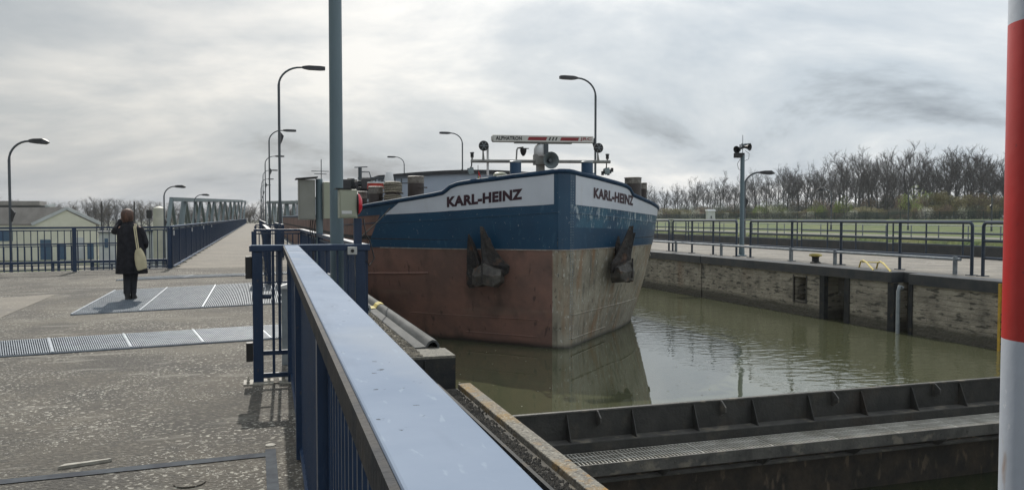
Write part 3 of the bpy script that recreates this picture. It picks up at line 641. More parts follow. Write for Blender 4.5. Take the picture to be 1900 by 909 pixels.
b = MB(); b.tube([(bx+.03,Yt-.03,c.z),(bx+.05,Yt-.05,c.z-.15),(bx+.09,Yt-.04,1.28),(bx+.13,Yt-.03,1.12),(bx+.08,Yt-.05,1.05),(bx+.05,Yt-.05,1.1)], .006, 6); b.build('cable', black_m, t, smooth=True)
# small key switch box below the handrail
t = thing('key_switch', 'small square white key switch on the frame post under the handrail', 'switch', (bx, Yt, 1.05))
s0 = atY(644.5, 458, Yt-.06); s1 = atY(662, 472, Yt-.06)
MB().box(s0.x, Yt-.09, s1.z, s1.x, Yt-.046, s0.z).build('housing', pm('switch_grey', (.5,.5,.47), (.42,.42,.4), 4, .5), t, bevel=.003)
MB().lathe(((s0.x+s1.x)/2, Yt-.09, (s0.z+s1.z)/2), [(.0,-.008),(.016,-.008),(.016,0)], 14, 'Y').build('lock', black_m, t)
# grey and cream cabinets on a pole
Yk = 13.2
cg = pm('cabinet_grey', (.27,.27,.235), (.23,.23,.2), 2, .5)
a = atY(592, 330, Yk); t = thing('control_cabinet', 'grey and cream control cabinets back to back on a grey pole', 'cabinet', (a.x, Yk, 0))
MB().lathe((a.x, Yk, 0), [(.055,-.05),(.055,a.z-.02)], 14).build('pole', mast_m, t, smooth='auto')
u = atY(553, 334, Yk); v_ = atY(584, 408, Yk); MB().box(u.x, Yk-.16, v_.z, v_.x, Yk+.14, u.z).build('grey_cabinet', cg, t, bevel=.006)
b = MB(); b.box(u.x+.02, Yk-.167, v_.z+.02, v_.x-.02, Yk-.1605, u.z-.02); b.build('cabinet_door', cg, t)
u2 = atY(599.5, 338, Yk); v2 = atY(626, 406, Yk); MB().box(u2.x, Yk-.12, v2.z, v2.x, Yk+.14, u2.z).build('cream_cabinet', cream, t, bevel=.006)
h0 = atY(548, 334, Yk); MB().prism([(h0.x,Yk-.22,u.z+.002),(v_.x+.04,Yk-.22,u.z+.03),(v_.x+.04,Yk-.22,u.z+.05),(h0.x,Yk-.22,u.z+.02)], (0,.4,0)).build('rain_hood', black_m, t)
b = MB()
for dx_ in (0,.03,.07): b.tube([(v_.x-.06+dx_,Yk,v_.z),(v_.x-.08+dx_,Yk-.02,v_.z-.15),(v_.x-.05+dx_,Yk,v_.z-.3),(v_.x-.02,Yk,.6)], .008, 5)
b.build('cables', black_m, t)

# ------------------------------------------------------------------ fender on the left wall and end block
fm = pm('fender_grey', (.10,.105,.105), (.05,.055,.055), 5, .7, .0, bump=.15, stretch=(1,.25,1), spec=.15)
t = thing('fender_profile', 'long grey ribbed fender profile along the left wall edge', 'fender', (1.95, 9.3, -.06))
pr = [(1.78,.0),(1.79,.012),(1.84,.012),(1.88,.016),(1.92,.018),(1.95,.07),(2.0,.095),(2.05,.085),(2.085,.04),(2.09,-.05),(2.07,-.05),(2.06,.03),(2.03,.065),(2.0,.07),(1.97,.05),(1.93,.0),(1.78,-.01)]
MB().prism([(x_, 9.35, z_-.055) for x_, z_ in pr], (0, 60, 0)).build('profile', fm, t, smooth='auto')
t2 = MB(); yp = atZ(694, 566, .02).y
t2.prism([(x_, yp-.05, z_-.052) for x_, z_ in [(1.8,.02),(1.92,.028),(1.95,.078),(2.0,.103),(2.05,.093),(2.0,.07),(1.93,.01)]], (0,.35,0))
t2.build('strap', pm('strap_yellow', (.55,.45,.12), (.4,.33,.1), 6, .7), label='yellow strap laid over the grey fender', category='strap')
t = thing('wall_end_block', 'black steel end block with a pale top closing the left chamber wall', 'block', (1.8, 8.76, -.6))
MB().box(1.35, 8.76, -3.5, 2.14, 8.80, -.085).build('end_plate', steel_dark, t)
MB().box(2.103, 8.80, -3.5, 2.14, 14, -.09).build('side_plate', steel_dark, t)
MB().box(1.40, 8.762, -.083, 2.14, 9.30, -.055).build('top_plate', pm('speckled', (.25,.235,.19), (.12,.115,.10), 25, .85, bump=.6, bscale=60), t)
MB().bar((1.79,8.752,-.1), (1.79,8.752,-1.2), .02, .02).build('rib', steel_dark, t)
t = thing('hand_pipe', 'short bent white pipe lying along the gravel ledge', 'pipe', (1.4, 9, 0))
MB().tube([(1.22,10.2,-.02),(1.30,10.2,.02),(1.45,10.0,.03),(1.47,9.0,.02),(1.47,8.85,0)], .022, 8).build('pipe', galv, t, smooth='auto')
t = thing('cable_roller', 'small grey guide roller on a bracket by the fender', 'roller', (1.6, 13.2, 0))
MB().lathe((1.58,12.2,.12), [(.03,-.08),(.07,-.08),(.05,-.04),(.05,.04),(.07,.08),(.03,.08)], 14, 'Y').build('wheel', galv, t, smooth='auto')
MB().box(1.44,12.16,-.05,1.5,12.24,.2).build('bracket', steel_dark, t); MB().box(1.45,12.1,.1,1.62,12.13,.14).build('arm', steel_dark, t)

# ------------------------------------------------------------------ lock gate
gate_m = pm('gate_steel', (.050,.048,.042), (.028,.028,.025), 2.6, .62, bump=.5, bscale=16, detail=9, spots=[((.075,.066,.05), 4, .57, .7, .6, (1,1,.5)), ((.05,.028,.015), 1.7, .6, .75, .5)])
gate_l = pm('gate_steel_worn', (.105,.10,.088), (.055,.053,.048), 3, .6, bump=.5, bscale=20, detail=9, spots=[((.24,.21,.16), 5, .55, .66, .6), ((.03,.03,.028), 2.2, .6, .72, .6, (1,1,.3))])
gate_r = pm('gate_rust_skin', (.058,.043,.029), (.024,.021,.016), 3.5, .8, bump=.8, bscale=18, detail=10, spots=[((.16,.12,.08), 7, .6, .68, .6, (1,1,.35)), ((.015,.015,.012), 1.5, .5, .68, .7)])
gt = thing('lock_gate', 'dark steel lock gate with ribs and a grating catwalk', 'lock gate', (8, GY, ZW2))
x0, x1 = 2.32, XR+.3
ZG = -1.03
MB().box(x0, GY, -4.5, x1, GY+.035, ZG).build('skin_plate', gate_m, gt)
MB().box(x0, GY-.012, ZG+.001, x1, GY+.05, ZG+.02).build('top_edge', gate_l, gt)
MB().box(x0, GY-.20, ZG-.39, x1, GY-.002, ZG-.345).build('ledge_beam', gate_l, gt)
MB().box(x0, GY-.215, ZG-.46, x1, GY-.20, ZG-.35).build('ledge_flange', gate_m, gt)
k = 0; xg = x0+.55
while xg < x1:
    if k % 2 == 0: MB().prism([(xg, GY-.002, ZG-.02), (xg, GY-.03, ZG-.02), (xg, GY-.17, ZG-.345), (xg, GY-.002, ZG-.345)], (.014,0,0)).build('rib', gate_m, gt)
    else: MB().prism([(xg, GY-.002, ZG-.02), (xg, GY-.03, ZG-.02), (xg, GY-.17, ZG-.345), (xg, GY-.002, ZG-.345)], (.014,0,0)).build('rib', gate_m, gt)
    if k % 2 == 1:
        o_ = MB().prism([(xg+.42, GY-.002, ZG+.012), (xg+.42, GY-.05, ZG+.012), (xg+.42, GY-.15, ZG-.06), (xg+.42, GY-.15, ZG-.12), (xg+.42, GY-.04, ZG-.19), (xg+.42, GY-.002, ZG-.19)], (.018,0,0)).build('lug', gate_l, gt)
    k += 1; xg += .93
zg = ZG-.47; ya_, yb_ = GY-.76, GY-.24
np_ = 12
for k in range(np_):
    b = MB(); u0 = x0+(x1-x0)*k/np_+.008; u1 = x0+(x1-x0)*(k+1)/np_-.008; m = 20
    for i in range(m+1): b.bar((u0+(u1-u0)*i/m, ya_+.03, zg), (u0+(u1-u0)*i/m, yb_, zg), .011, .02)
    for j in range(4): b.bar((u0, ya_+.03+(yb_-ya_-.03)*j/3, zg+.006), (u1, ya_+.03+(yb_-ya_-.03)*j/3, zg+.006), .008, .006)
    b.build('catwalk_grating', grate_d, gt)
MB().box(x0, ya_, zg-.13, x1, ya_+.025, zg+.018).build('catwalk_edge', gate_l, gt)
MB().box(x0, yb_, zg-.08, x1, yb_+.012, zg-.002).build('catwalk_inner_edge', gate_m, gt)
xg = x0+.8
while xg < x1:
    MB().prism([(xg, ya_+.03, zg-.14), (xg, GY-.3, zg-.30), (xg, GY-.3, zg-.02), (xg, ya_+.03, zg-.02)], (.012,0,0)).build('bracket', gate_m, gt)
    MB().prism([(xg+.35, GY-.62, zg-.17), (xg+.35, GY-.45, zg-.32), (xg+.35, GY-.3, zg-.32), (xg+.35, GY-.3, zg-.1), (xg+.35, GY-.56, zg-.11)], (.03,0,0)).build('bracket', gate_l, gt)
    xg += 1.5
MB().box(x0, GY-.40, zg-.345, x1, GY-.30, zg-.32).build('lower_ledge', gate_l, gt)
MB().box(x0, GY-.36, -4.5, x1, GY-.30, zg-.346).build('lower_skin', gate_r, gt)
MB().box(x0, GY-.30, -4.4, x1, GY-.002, zg-.35).build('box_girder', gate_r, gt)
MB().box(x0, GY-.299, zg-.349, x1, GY-.27, zg-.05).build('inner_web', gate_r, gt)
b = MB()
for i in range(26):
    xx_ = x0+.3+i*.47; b.lathe((xx_, ya_-.001, zg-.05), [(.0,-.008),(.012,-.008),(.012,0)], 6, 'Y')
b.build('bolts', gate_l, gt)

# ------------------------------------------------------------------ striped pole
p = atD(1874, 454, 2.35); rp = .12
rc = p + Vector((cy, -sy, 0))*rp; z_hi = atD(1880, 33, 2.3).z; z_lo = atD(1862, 635, 2.3).z
t = thing('striped_pole', 'thick red and white striped pole at the right picture edge', 'pole', (rc.x, rc.y, -1.25))
MB().lathe((rc.x,rc.y,0), [(rp,-1.25),(rp,z_lo)], 40).build('white_band', poleW, t, smooth='auto')
MB().lathe((rc.x,rc.y,0), [(rp,z_lo),(rp,z_hi)], 40).build('red_band', poleR, t, smooth='auto')
MB().lathe((rc.x,rc.y,0), [(rp,z_hi),(rp,z_hi+1.0)], 40).build('white_band', poleW, t, smooth='auto')

# ------------------------------------------------------------------ the barge
S = .947; CX = 6.013
hull_red = pm('hull_red_oxide', (.235,.125,.094), (.155,.092,.072), 1.1, .6, bump=.25, bscale=7, detail=10, rvar=.1, bdist=.03,
     spots=[((.06,.045,.035), 2.2, .54, .75, .75, (1,1,.6)), ((.24,.13,.09), 5, .60, .70, .5), ((.05,.035,.03), 9, .63, .70, .7, (1,1,.35), 8), ((.27,.2,.15), 1.1, .62, .8, .4, (.4,.4,3))], tide=(.10,.20,.14,(.022,.02,.016)))
hull_gry = pm('hull_worn_grey', (.33,.30,.23), (.20,.18,.135), 1.6, .55, bump=.4, bscale=8, detail=10, rvar=.12, bdist=.03,
     spots=[((.11,.10,.075), 6, .54, .68, .8, (1,1,.22), 8), ((.24,.13,.055), 3.2, .50, .68, .75, (1.4,1.4,.22), 8), ((.50,.48,.42), 16, .6, .68, .8, (1,1,.5), 8), ((.05,.045,.035), 18, .63, .69, .8, (1,1,.4), 6)], tide=(.08,.17,.14,(.03,.028,.022)))
hull_blu = pm('hull_blue', (.012,.060,.118), (.010,.048,.098), 1.2, .34, bump=.12, bscale=4, rvar=.08, bdist=.03,
     spots=[((.05,.13,.2), 8, .62, .72, .5, (1,1,.4)), ((.30,.34,.36), 26, .69, .715, .8, (1,1,.7), 5)])
hull_blu2 = pm('hull_blue_worn', (.03,.115,.18), (.012,.06,.12), 2.2, .34, bump=.2, bscale=12, rvar=.08, spots=[((.42,.48,.5), 12, .58, .66, .8, (1,1,.35), 8), ((.01,.03,.06), 9, .6, .7, .6)])
hull_wht = pm('hull_white', (.60,.63,.68), (.55,.58,.63), 1.5, .4, bump=.08, bscale=4, spots=[((.45,.43,.40), 4, .62, .75, .4, (1,1,.25))])
rim_m = pm('rim_blue', (.012,.035,.075), (.02,.05,.09), 5, .65, bump=.2, spec=.2)
bow_wet = pm('hull_wet_stain', (.03,.028,.022), (.06,.055,.04), 3, .4, bump=.3)
Dk = [(0,16.08),(.13,16.09),(.24,16.16),(1.0,16.6),(2.06,17.3),(2.35,17.53),(2.8,17.9),(3.52,18.6),(4.0,19.3),(4.17,20.1),(4.2,21.2),(4.2,24),(4.2,70)]
Wt = [(0,16.10),(.12,16.13),(.22,16.22),(.95,17.02),(1.85,17.98),(2.1,18.22),(2.55,18.7),(3.15,19.45),(3.6,20.15),(3.85,20.8),(3.98,21.8),(4.05,25),(4.05,70)]
Sh = [2.5,2.5,2.49,2.40,2.25,2.06,1.97,1.84,1.74,1.66,1.60,1.58,1.58]
WBo = [1.79,1.79,1.79,1.74,1.66,1.64,1.61,1.57,1.53,1.51,1.5,1.5,1.5]
def catm(P, u):
    n = len(P)-1; i = min(int(u), n-1); f = u-i
    if i < 1 or i >= 9:
        return tuple(P[i][k]*(1-f)+P[i+1][k]*f for k in range(2))
    a, b, c, d = P[i-1], P[i], P[i+1], P[min(i+2, n)]
    return tuple(.5*((2*b[k])+(-a[k]+c[k])*f+(2*a[k]-5*b[k]+4*c[k]-d[k])*f*f+(-a[k]+3*b[k]-3*c[k]+d[k])*f**3) for k in range(2))
def lerpl(Z, u):
    i = min(int(u), len(Z)-2); f = u-i; return Z[i]*(1-f)+Z[i+1]*f
def zs(z): return 1.5+(z-1.5)*S
def sheer(u): return zs(lerpl(Sh, u))
def wbot(u): return zs(lerpl(WBo, u))
ZT = zs(2.5)
def HP(u, z, side, off=0.0):
    t = (z-ZW)/(ZT-ZW)
    f = 1-max(0, 1-t)**1.8 if t >= 0 else 1.8*t
    d = catm(Dk, u); w = catm(Wt, u)
    a = (w[0]+(d[0]-w[0])*f)*S; y = (w[1]+(d[1]-w[1])*f)*S
    if t < 0: a = max(a, 0)
    p = Vector((CX+side*a, y, z))
    if off:
        d2 = catm(Dk, u+.05); w2 = catm(Wt, u+.05)
        T = Vector((side*((w2[0]-w[0])*(1-f)+(d2[0]-d[0])*f), (w2[1]-w[1])*(1-f)+(d2[1]-d[1])*f, 0)).normalized()
        nrm = Vector((-T.y, T.x, 0)); 
        if nrm.x*side < 0 and u > .3: nrm = -nrm
        if u <= .3: nrm = Vector((0,-1,0))
        p += nrm*off
    return p
def solve_u(px, z, side, lo=0.02, hi=9.0):
    for _ in range(40):
        m = (lo+hi)/2; q = proj(HP(m, z, side))[0]
        if (q < px) == (side > 0): lo = m
        else: hi = m
    return (lo+hi)/2
us = []
for i in range(12):
    n = {0:2,1:2,2:5,3:6,4:3,5:4,6:5,7:5,8:4,9:4,10:3,11:1}[i]
    us += [i+k/n for k in range(n)]
us.append(12-1e-6)
ship = thing('river_barge', 'large blue, white and rust red river barge with its bow towards us', 'barge', (CX, 30, ZW))
BB = zs(.80)
def hull_grid(side, rows, u0=0, u1=99, off=0, matf=None, zf=None):
    b = MB(); uu = [u for u in us if u0 <= u <= u1]
    for r in rows:
        for u in uu:
            b.v.append(tuple(HP(u, r(u) if callable(r) else r, side, off)))
    n = len(uu)
    for j in range(len(rows)-1):
        for i in range(n-1):
            f = (j*n+i, j*n+i+1, (j+1)*n+i+1, (j+1)*n+i)
            b.f.append(f if side > 0 else f[::-1]); b.mi.append(matf(uu[i], j) if matf else 0)
    return b
rowsL = [-2.4,-1.7,-1.3,ZW,-1.12,-1.0,-.75,-.5,-.25,0,.25,.5,.7,BB]
hb = MB()
for side in (-1, 1):
    g = hull_grid(side, rowsL + [(lambda u, k_=k_: BB+(sheer(u)-BB)*k_/10) for k_ in range(1, 11)],
        matf=(lambda u, j: 0 if u >= 1.9 else 1) if side < 0 else (lambda u, j: 1))
    o = len(hb.v); hb.v += g.v; hb.f += [tuple(i+o for i in f) for f in g.f]; hb.mi += g.mi
# rivets down the starboard edge of the stem and along the strake
b = hb; b.m = 3
def rivet(p, r=.011):
    b.lathe(p, [(r,0),(r*.6,-r*.7),(.0,-r*.9)], 6, 'Y')
for col in (1.55, 1.95):
    z = -1.0
    while z < sheer(col)-.15:
        rivet(HP(col, z, 1, .018)); z += .055
for dz in (.03, .075, .20, .245):
    for px in range(1072, 1200, 5):
        u = solve_u(px+(dz>.1)*2, 1.6, 1); rivet(HP(u, wbot(u)-dz-.0, 1, .018))
b.m = 4
for dz in (.06, .20):
    for px in range(760, 1020, 8):
        u = solve_u(px, 1.6, -1); rivet(HP(u, wbot(u)-dz, -1, .016), .007)
hull = hb.build('hull', [hull_red, hull_gry, bow_wet, pm('rivet_worn', (.30,.36,.38), (.1,.16,.2), 20, .4), hull_blu], ship, smooth='auto')
# blue topsides: strake painted above the boot line, slanting forward end on the port quarter
for side in (-1, 1):
    b = MB(); n = 60; m = 6
    uend_lo, uend_hi = (solve_u(683, BB, -1, .02, 11.5), solve_u(706, 1.40, -1, .02, 11.5)) if side < 0 else (11.9, 11.9)
    for j in range(m+1):
        for i in range(n+1):
            ue = uend_lo+(uend_hi-uend_lo)*min(1, j/m*1.0)
            u = ue*(i/n) if side < 0 else (9.5*(i/(n-3)) if i <= n-3 else 9.5+2.4*(i-(n-3))/3)
            zt_ = min(wbot(u), 99); z = BB+(zt_-BB)*j/m
            b.v.append(tuple(HP(u, z, side, .011)))
    for j in range(m):
        for i in range(n):
            f = (j*(n+1)+i, j*(n+1)+i+1, (j+1)*(n+1)+i+1, (j+1)*(n+1)+i); b.f.append(f if side > 0 else f[::-1]); b.mi.append(1 if side > 0 and j >= 3 and i > 8 else 0)
    b.build('blue_strake', [hull_blu, hull_blu2], ship, smooth='auto')
    # upper bulwark, blue under the white boards
    b = MB(); n = 70; m = 4; ue = 11.9
    for j in range(m+1):
        for i in range(n+1):
            u = 9.5*(i/(n-3)) if i <= n-3 else 9.5+2.4*(i-(n-3))/3
            z = wbot(u)+(sheer(u)-wbot(u))*j/m; b.v.append(tuple(HP(u, z, side, .0125)))
    for j in range(m):
        for i in range(n):
            f = (j*(n+1)+i, j*(n+1)+i+1, (j+1)*(n+1)+i+1, (j+1)*(n+1)+i); b.f.append(f if side > 0 else f[::-1]); b.mi.append(0)
    b.build('bulwark', hull_blu, ship, smooth='auto')
    # white name board
    b = MB(); n = 60; m = 6
    uA = solve_u(1028 if side < 0 else 1067, 2.0, side)
    uB0, uB1 = (solve_u(715, 1.52, -1, .02, 11.5), solve_u(741, 1.75, -1, .02, 11.5)) if side < 0 else (9.8, 9.8)
    for j in range(m+1):
        for i in range(n+1):
            ue = uB0+(uB1-uB0)*j/m; u = uA+(ue-uA)*i/n
            z = wbot(u)+(sheer(u)-.05-wbot(u))*j/m; b.v.append(tuple(HP(u, z, side, .0175)))
    for j in range(m):
        for i in range(n):
            f = (j*(n+1)+i, j*(n+1)+i+1, (j+1)*(n+1)+i+1, (j+1)*(n+1)+i); b.f.append(f if side > 0 else f[::-1]); b.mi.append(0)
    b.build('name_board', hull_wht, ship, smooth='auto')
    # rim
    MB().tube([HP(u, sheer(u), side) + Vector((0,0,.0)) for u in us], .052, 8).build('rim', rim_m, ship, smooth='auto')
    # weld seams and rubbing strakes
    b = MB()
    b.tube([HP(u, wbot(u)-.17-.0*u, side, .013) for u in us if .9 < u < 11], .009, 5)
    b.build('plate_seam', hull_blu if side < 0 else hull_blu2, ship)
b = MB()
b.tube([HP(u, -.52, 1, .004) for u in us if 1.9 < u < 7.2], .016, 6); b.tube([HP(u, -1.02, 1, .004) for u in us if 1.9 < u < 4], .018, 6)
b.tube([HP(u, .62-.01*u, 1, .004) for u in us if 7.4 < u < 11], .03, 6)
b.build('rubbing_strake', hull_gry, ship, smooth='auto')
b = MB()
b.tube([HP(u, .50-.035*u, -1, .004) for u in us if 5.5 < u < 11], .022, 6); b.tube([HP(u, -.62, -1, .003) for u in us if 2.2 < u < 6.5], .010, 6); b.tube([HP(u, -.98, -1, .003) for u in us if 2.2 < u < 4], .012, 6)
b.build('rubbing_strake', hull_red, ship, smooth='auto')
# painted boot-top line
for side in (-1, 1):
    b = MB(); uu = [u for u in us if u <= (uend_lo if False else 7.3)]
    o = len(b.v)
    for z in (BB-.012, BB+.008):
        for u in uu: b.v.append(tuple(HP(u, z, side, .014)))
    n = len(uu)
    for i in range(n-1): f = (i, i+1, n+i+1, n+i); b.f.append(f if side > 0 else f[::-1]); b.mi.append(0)
    b.build('boot_line', pm('faded_line', (.42,.38,.33), (.24,.2,.17), 9, .6), ship)
# deck and coaming
MB().prism([tuple(HP(u, 1.1, -1))[:2]+(1.02,) for u in us if u > .5] + [tuple(HP(u, 1.1, 1))[:2]+(1.02,) for u in us[::-1] if u > .5], (0,0,.08)).build('deck', steel_dark, ship)
tx = []
# lettering wrapped on the name boards
def glyphs(txt, w, h, bold, res=3):
    cu = bpy.data.curves.new('lettering', 'FONT'); cu.body = txt; cu.size = 1; cu.resolution_u = res; cu.offset = bold; cu.space_character = 1.06
    ob = bpy.data.objects.new('lettering', cu); C.objects.link(ob)
    dg = bpy.context.evaluated_depsgraph_get(); me = bpy.data.meshes.new_from_object(ob.evaluated_get(dg))
    vs = [v_.co.copy() for v_ in me.vertices]; fs = [tuple(p_.vertices) for p_ in me.polygons]
    bpy.data.objects.remove(ob); bpy.data.meshes.remove(me)
    x0_, x1_ = min(v_.x for v_ in vs), max(v_.x for v_ in vs); y0_, y1_ = min(v_.y for v_ in vs), max(v_.y for v_ in vs)
    return [((v_.x-x0_)/(x1_-x0_)*w, (v_.y-y0_)/(y1_-y0_)*h) for v_ in vs], fs
letter_m = pm('lettering_maroon', (.045,.012,.022), (.03,.01,.02), 8, .5)
def hull_text(side, pxa, pxb, z_fn, hgt, lab):
    vs, fs = glyphs('KARL-HEINZ', 1, 1, .055)
    N_ = 120; tab = []
    for k in range(N_+1):
        px = pxa+(pxb-pxa)*k/N_; tab.append(solve_u(px, 1.95, side))
    # equal arc length in the plane of the board
    pts = [HP(u, 1.95, side, .016) for u in tab]; acc = [0]
    for k in range(N_): acc.append(acc[-1]+(pts[k+1]-pts[k]).length)
    b = MB(); out_ = []
    for (a, h_) in vs:
        s_ = a*acc[-1]; k = 0
        while k < N_-1 and acc[k+1] < s_: k += 1
        f = (s_-acc[k])/(acc[k+1]-acc[k]); u = tab[k]*(1-f)+tab[k+1]*f
        zb = z_fn(a)+h_*hgt; out_.append(HP(u, zb, side, .0225))
    b.add(out_, fs); return b.build('name_lettering', letter_m, ship)
def zof(px, py, side):
    u = solve_u(px, 1.95, side); lo, hi = 1.0, 3.0
    for _ in range(40):
        m = (lo+hi)/2
        if proj(HP(u, m, side))[1] > py: lo = m
        else: hi = m
    return lo
za, zb_ = zof(832, 385, -1), zof(968, 370, -1); hh_ = zof(968, 350, -1)-zb_
hull_text(-1, 830, 970, lambda a: za+(zb_-za)*a, hh_, '')
za2, zb2 = zof(1101, 367.5, 1), zof(1172, 382, 1); 
hull_text(1, 1100, 1174, lambda a: za2+(zb2-za2)*a, zof(1101, 348, 1)-za2, '')
# anchors
anc_m = pm('anchor_rust', (.034,.026,.022), (.014,.013,.013), 6, .6, bump=.9, bscale=14, detail=9, bdist=.03, spots=[((.13,.065,.035), 5, .56, .68, .6), ((.10,.10,.09), 8, .6, .7, .5)])
anc_l = pm('anchor_worn', (.085,.078,.064), (.035,.03,.027), 8, .55, bump=.8, bscale=18, spots=[((.14,.07,.035), 5, .56, .68, .6)])
def anchor(side, px, py, lab):
    u = solve_u(px, .46, side); c = HP(u, .46, side); T = (HP(u+.1, .46, side)-HP(u-.1, .46, side)).normalized(); T *= side   # towards picture right
    Nn = Vector((T.y, -T.x, 0)); 
    if Nn.y > 0: Nn = -Nn
    U_ = Vector((0,0,1)); t = thing('anchor', lab, 'anchor', (0,0,0)); del t['label']; del t['category']; t.parent = ship; t.location = c-ship.location
    def P(x_, z_, n_): return c+T*x_+U_*z_+Nn*n_
    mr = 1 if side < 0 else -1
    Q = lambda x_, z_, n_: P(x_*mr, z_, n_)
    for prof_, bow_ in (([(.70,-.36,-.32,.34,.05),(.5,-.39,-.22,.31,.07),(.25,-.42,-.13,.27,.10),(0,-.43,-.06,.24,.14),(-.2,-.45,-.15,.22,.16),(-.36,-.45,-.22,.20,.14),(-.43,-.40,-.28,.19,.08)], -.08),
                        ([(.86,-.02,.03,.44,.04),(.6,-.02,.14,.38,.07),(.4,-.02,.24,.33,.10),(.2,-.01,.38,.28,.14),(.06,.0,.53,.25,.16),(-.08,.02,.50,.22,.17),(-.2,.05,.34,.20,.14)], .05)):
        rings = []
        for zq, xi, xo, n_, th in prof_:
            xm = (xi+xo)/2; inn, ou = (xo, xi) if bow_ < 0 else (xi, xo)
            rings.append([Q(inn,zq,n_-th*.5), Q(xm,zq,n_-th*.55+bow_*0), Q(ou,zq-.015,n_-th*.1-.05), Q(ou,zq-.015,n_+th*.15-.05), Q(xm,zq,n_+th*.15), Q(inn+(ou-inn)*.25,zq,n_+th*.35), Q(inn+(ou-inn)*.08,zq,n_+th*.95), Q(inn,zq,n_+th*.9)])
        MB().loft(rings).build('fluke', anc_m, t, bevel=.006)
    b = MB()
    b.loft([[Q(-.24,-.34,.08),Q(-.24,-.34,.36),Q(-.24,-.14,.38),Q(-.24,-.02,.30),Q(-.24,.0,.08)],[Q(-.12,-.42,.06),Q(-.14,-.40,.42),Q(-.12,-.18,.46),Q(-.1,.02,.40),Q(-.1,.08,.06)],
            [Q(.04,-.36,.06),Q(.02,-.34,.44),Q(.04,-.12,.48),Q(.02,.10,.42),Q(.02,.16,.06)],[Q(.22,-.42,.06),Q(.24,-.38,.42),Q(.22,-.16,.44),Q(.22,.0,.38),Q(.22,.04,.06)],[Q(.38,-.30,.1),Q(.38,-.28,.34),Q(.40,-.14,.36),Q(.38,-.04,.3),Q(.38,-.02,.1)]])
    b.build('crown', anc_l, t, bevel=.015)
    b = MB(); b.bar(Q(.02,-.30,.46), Q(.02,.14,.47), .03, .05); b.build('crown_rib', anc_m, t, bevel=.01)
    MB().bar(P(0,-.05,.14), P(0,.62,.05), .13, .12).build('shank', anc_m, t, bevel=.015)
    MB().tube([P(-.02,.66,.02), P(-.02,.68,-.14)], [.2,.16], 16).build('hawse_ring', hull_blu, t, smooth='auto')
    pass
anchor(-1, 908, 500, 'anchor'); anchor(1, 1139, 500, 'anchor')

# foredeck gear
YE = 16.4
ship_grey = pm('gear_grey', (.27,.27,.25), (.2,.2,.19), 5, .45, bump=.1)
a, c = atY(874, 299, YE), atY(1132, 300.5, YE)
MB().tube([a, c], .036, 12).build('gantry_bar', ship_grey, ship, smooth='auto')
for px, yt in ((905, 268),):
    q0 = atY(px, 326, YE+.1); q1 = atY(px, 268, YE+.1); MB().tube([q0, q1-Vector((0,0,.04)), q1+Vector((-.03,0,0)), q1+Vector((-.07,0,-.02))], .026, 8).build('vent_pipe', white_m, ship, smooth='auto')
def spotlight(px, py, pyb):
    q = atY(px, py, YE-.05); t = bpy.data.objects.new('spotlight', None); C.objects.link(t); t.parent = ship; t.location = q-ship.location
    MB().lathe(q, [(.03,.12),(.08,.08),(.105,.0),(.11,-.03),(.095,-.035)], 20, 'Y').build('shell', black_m, t, smooth='auto')
    MB().lathe(q, [(.0,-.028),(.09,-.028)], 20, 'Y').build('lens', pm('lens', (.25,.26,.27), (.05,.05,.05), 22, .1, .5), t)
    b = MB(); 
    for k in range(3): a_ = k*2.1; b.bar(q+Vector((.1*math.cos(a_),-.04,.1*math.sin(a_))), q+Vector((-.1*math.cos(a_),-.04,-.1*math.sin(a_))), .008)
    b.build('guard', galv, t)
    MB().tube([q+Vector((0,.03,-.1)), atY(px, pyb, YE)], [.014,.03], 8).build('foot', ship_grey, t, smooth='auto')
spotlight(897, 271, 297); spotlight(1110, 275, 298)
def lantern(px, py):
    q = atY(px, py, YE); t = bpy.data.objects.new('lantern', None); C.objects.link(t); t.parent = ship; t.location = q-ship.location
    MB().lathe(q, [(.018,-.1),(.018,-.06),(.035,-.05),(.035,-.04)], 10).build('foot', ship_grey, t)
    MB().lathe(q, [(.03,-.04),(.036,-.035),(.036,.035),(.03,.04)], 10).build('glass', black_m, t)
    MB().lathe(q, [(.046,.04),(.046,.06),(.02,.066)], 10).build('lid', lamp_m, t)
lantern(876, 288); lantern(1127, 291)
def flood(px, py, tilt):
    q = atY(px, py, YE-.02); t = bpy.data.objects.new('floodlight', None); C.objects.link(t); t.parent = ship; t.location = q-ship.location
    MB().loft([[q+Vector((-.07,0,.06)),q+Vector((.06,0,.09)),q+Vector((.09,.0,-.05)),q+Vector((-.04,0,-.08))],[q+Vector((-.05,.09,.05)),q+Vector((.04,.09,.07)),q+Vector((.06,.09,-.03)),q+Vector((-.03,.09,-.05))]]).build('shell', lamp_m, t)
    MB().quad(q+Vector((-.06,-.004,.05)),q+Vector((-.035,-.004,-.07)),q+Vector((.08,-.004,-.045)),q+Vector((.055,-.004,.08))).build('lens', pm('flood_glass', (.22,.28,.30), (.15,.2,.2), 9, .1), t)
    MB().tube([q+Vector((0,.04,.05)), q+Vector((.0+tilt,.02,.12)), q+Vector((tilt,.02,.24))], .014, 6).build('bracket', black_m, t)
flood(873, 318, .03); flood(1126, 318, .0)
b = MB()
for k in range(6):
    q = atY(1118+k*3.5, 322-(k%3)*3, YE+.05); b.box(q.x-.02, q.y-.02, q.z-.04, q.x+.025, q.y+.03, q.z+.05)
b.build('winch_clutter', black_m, ship)
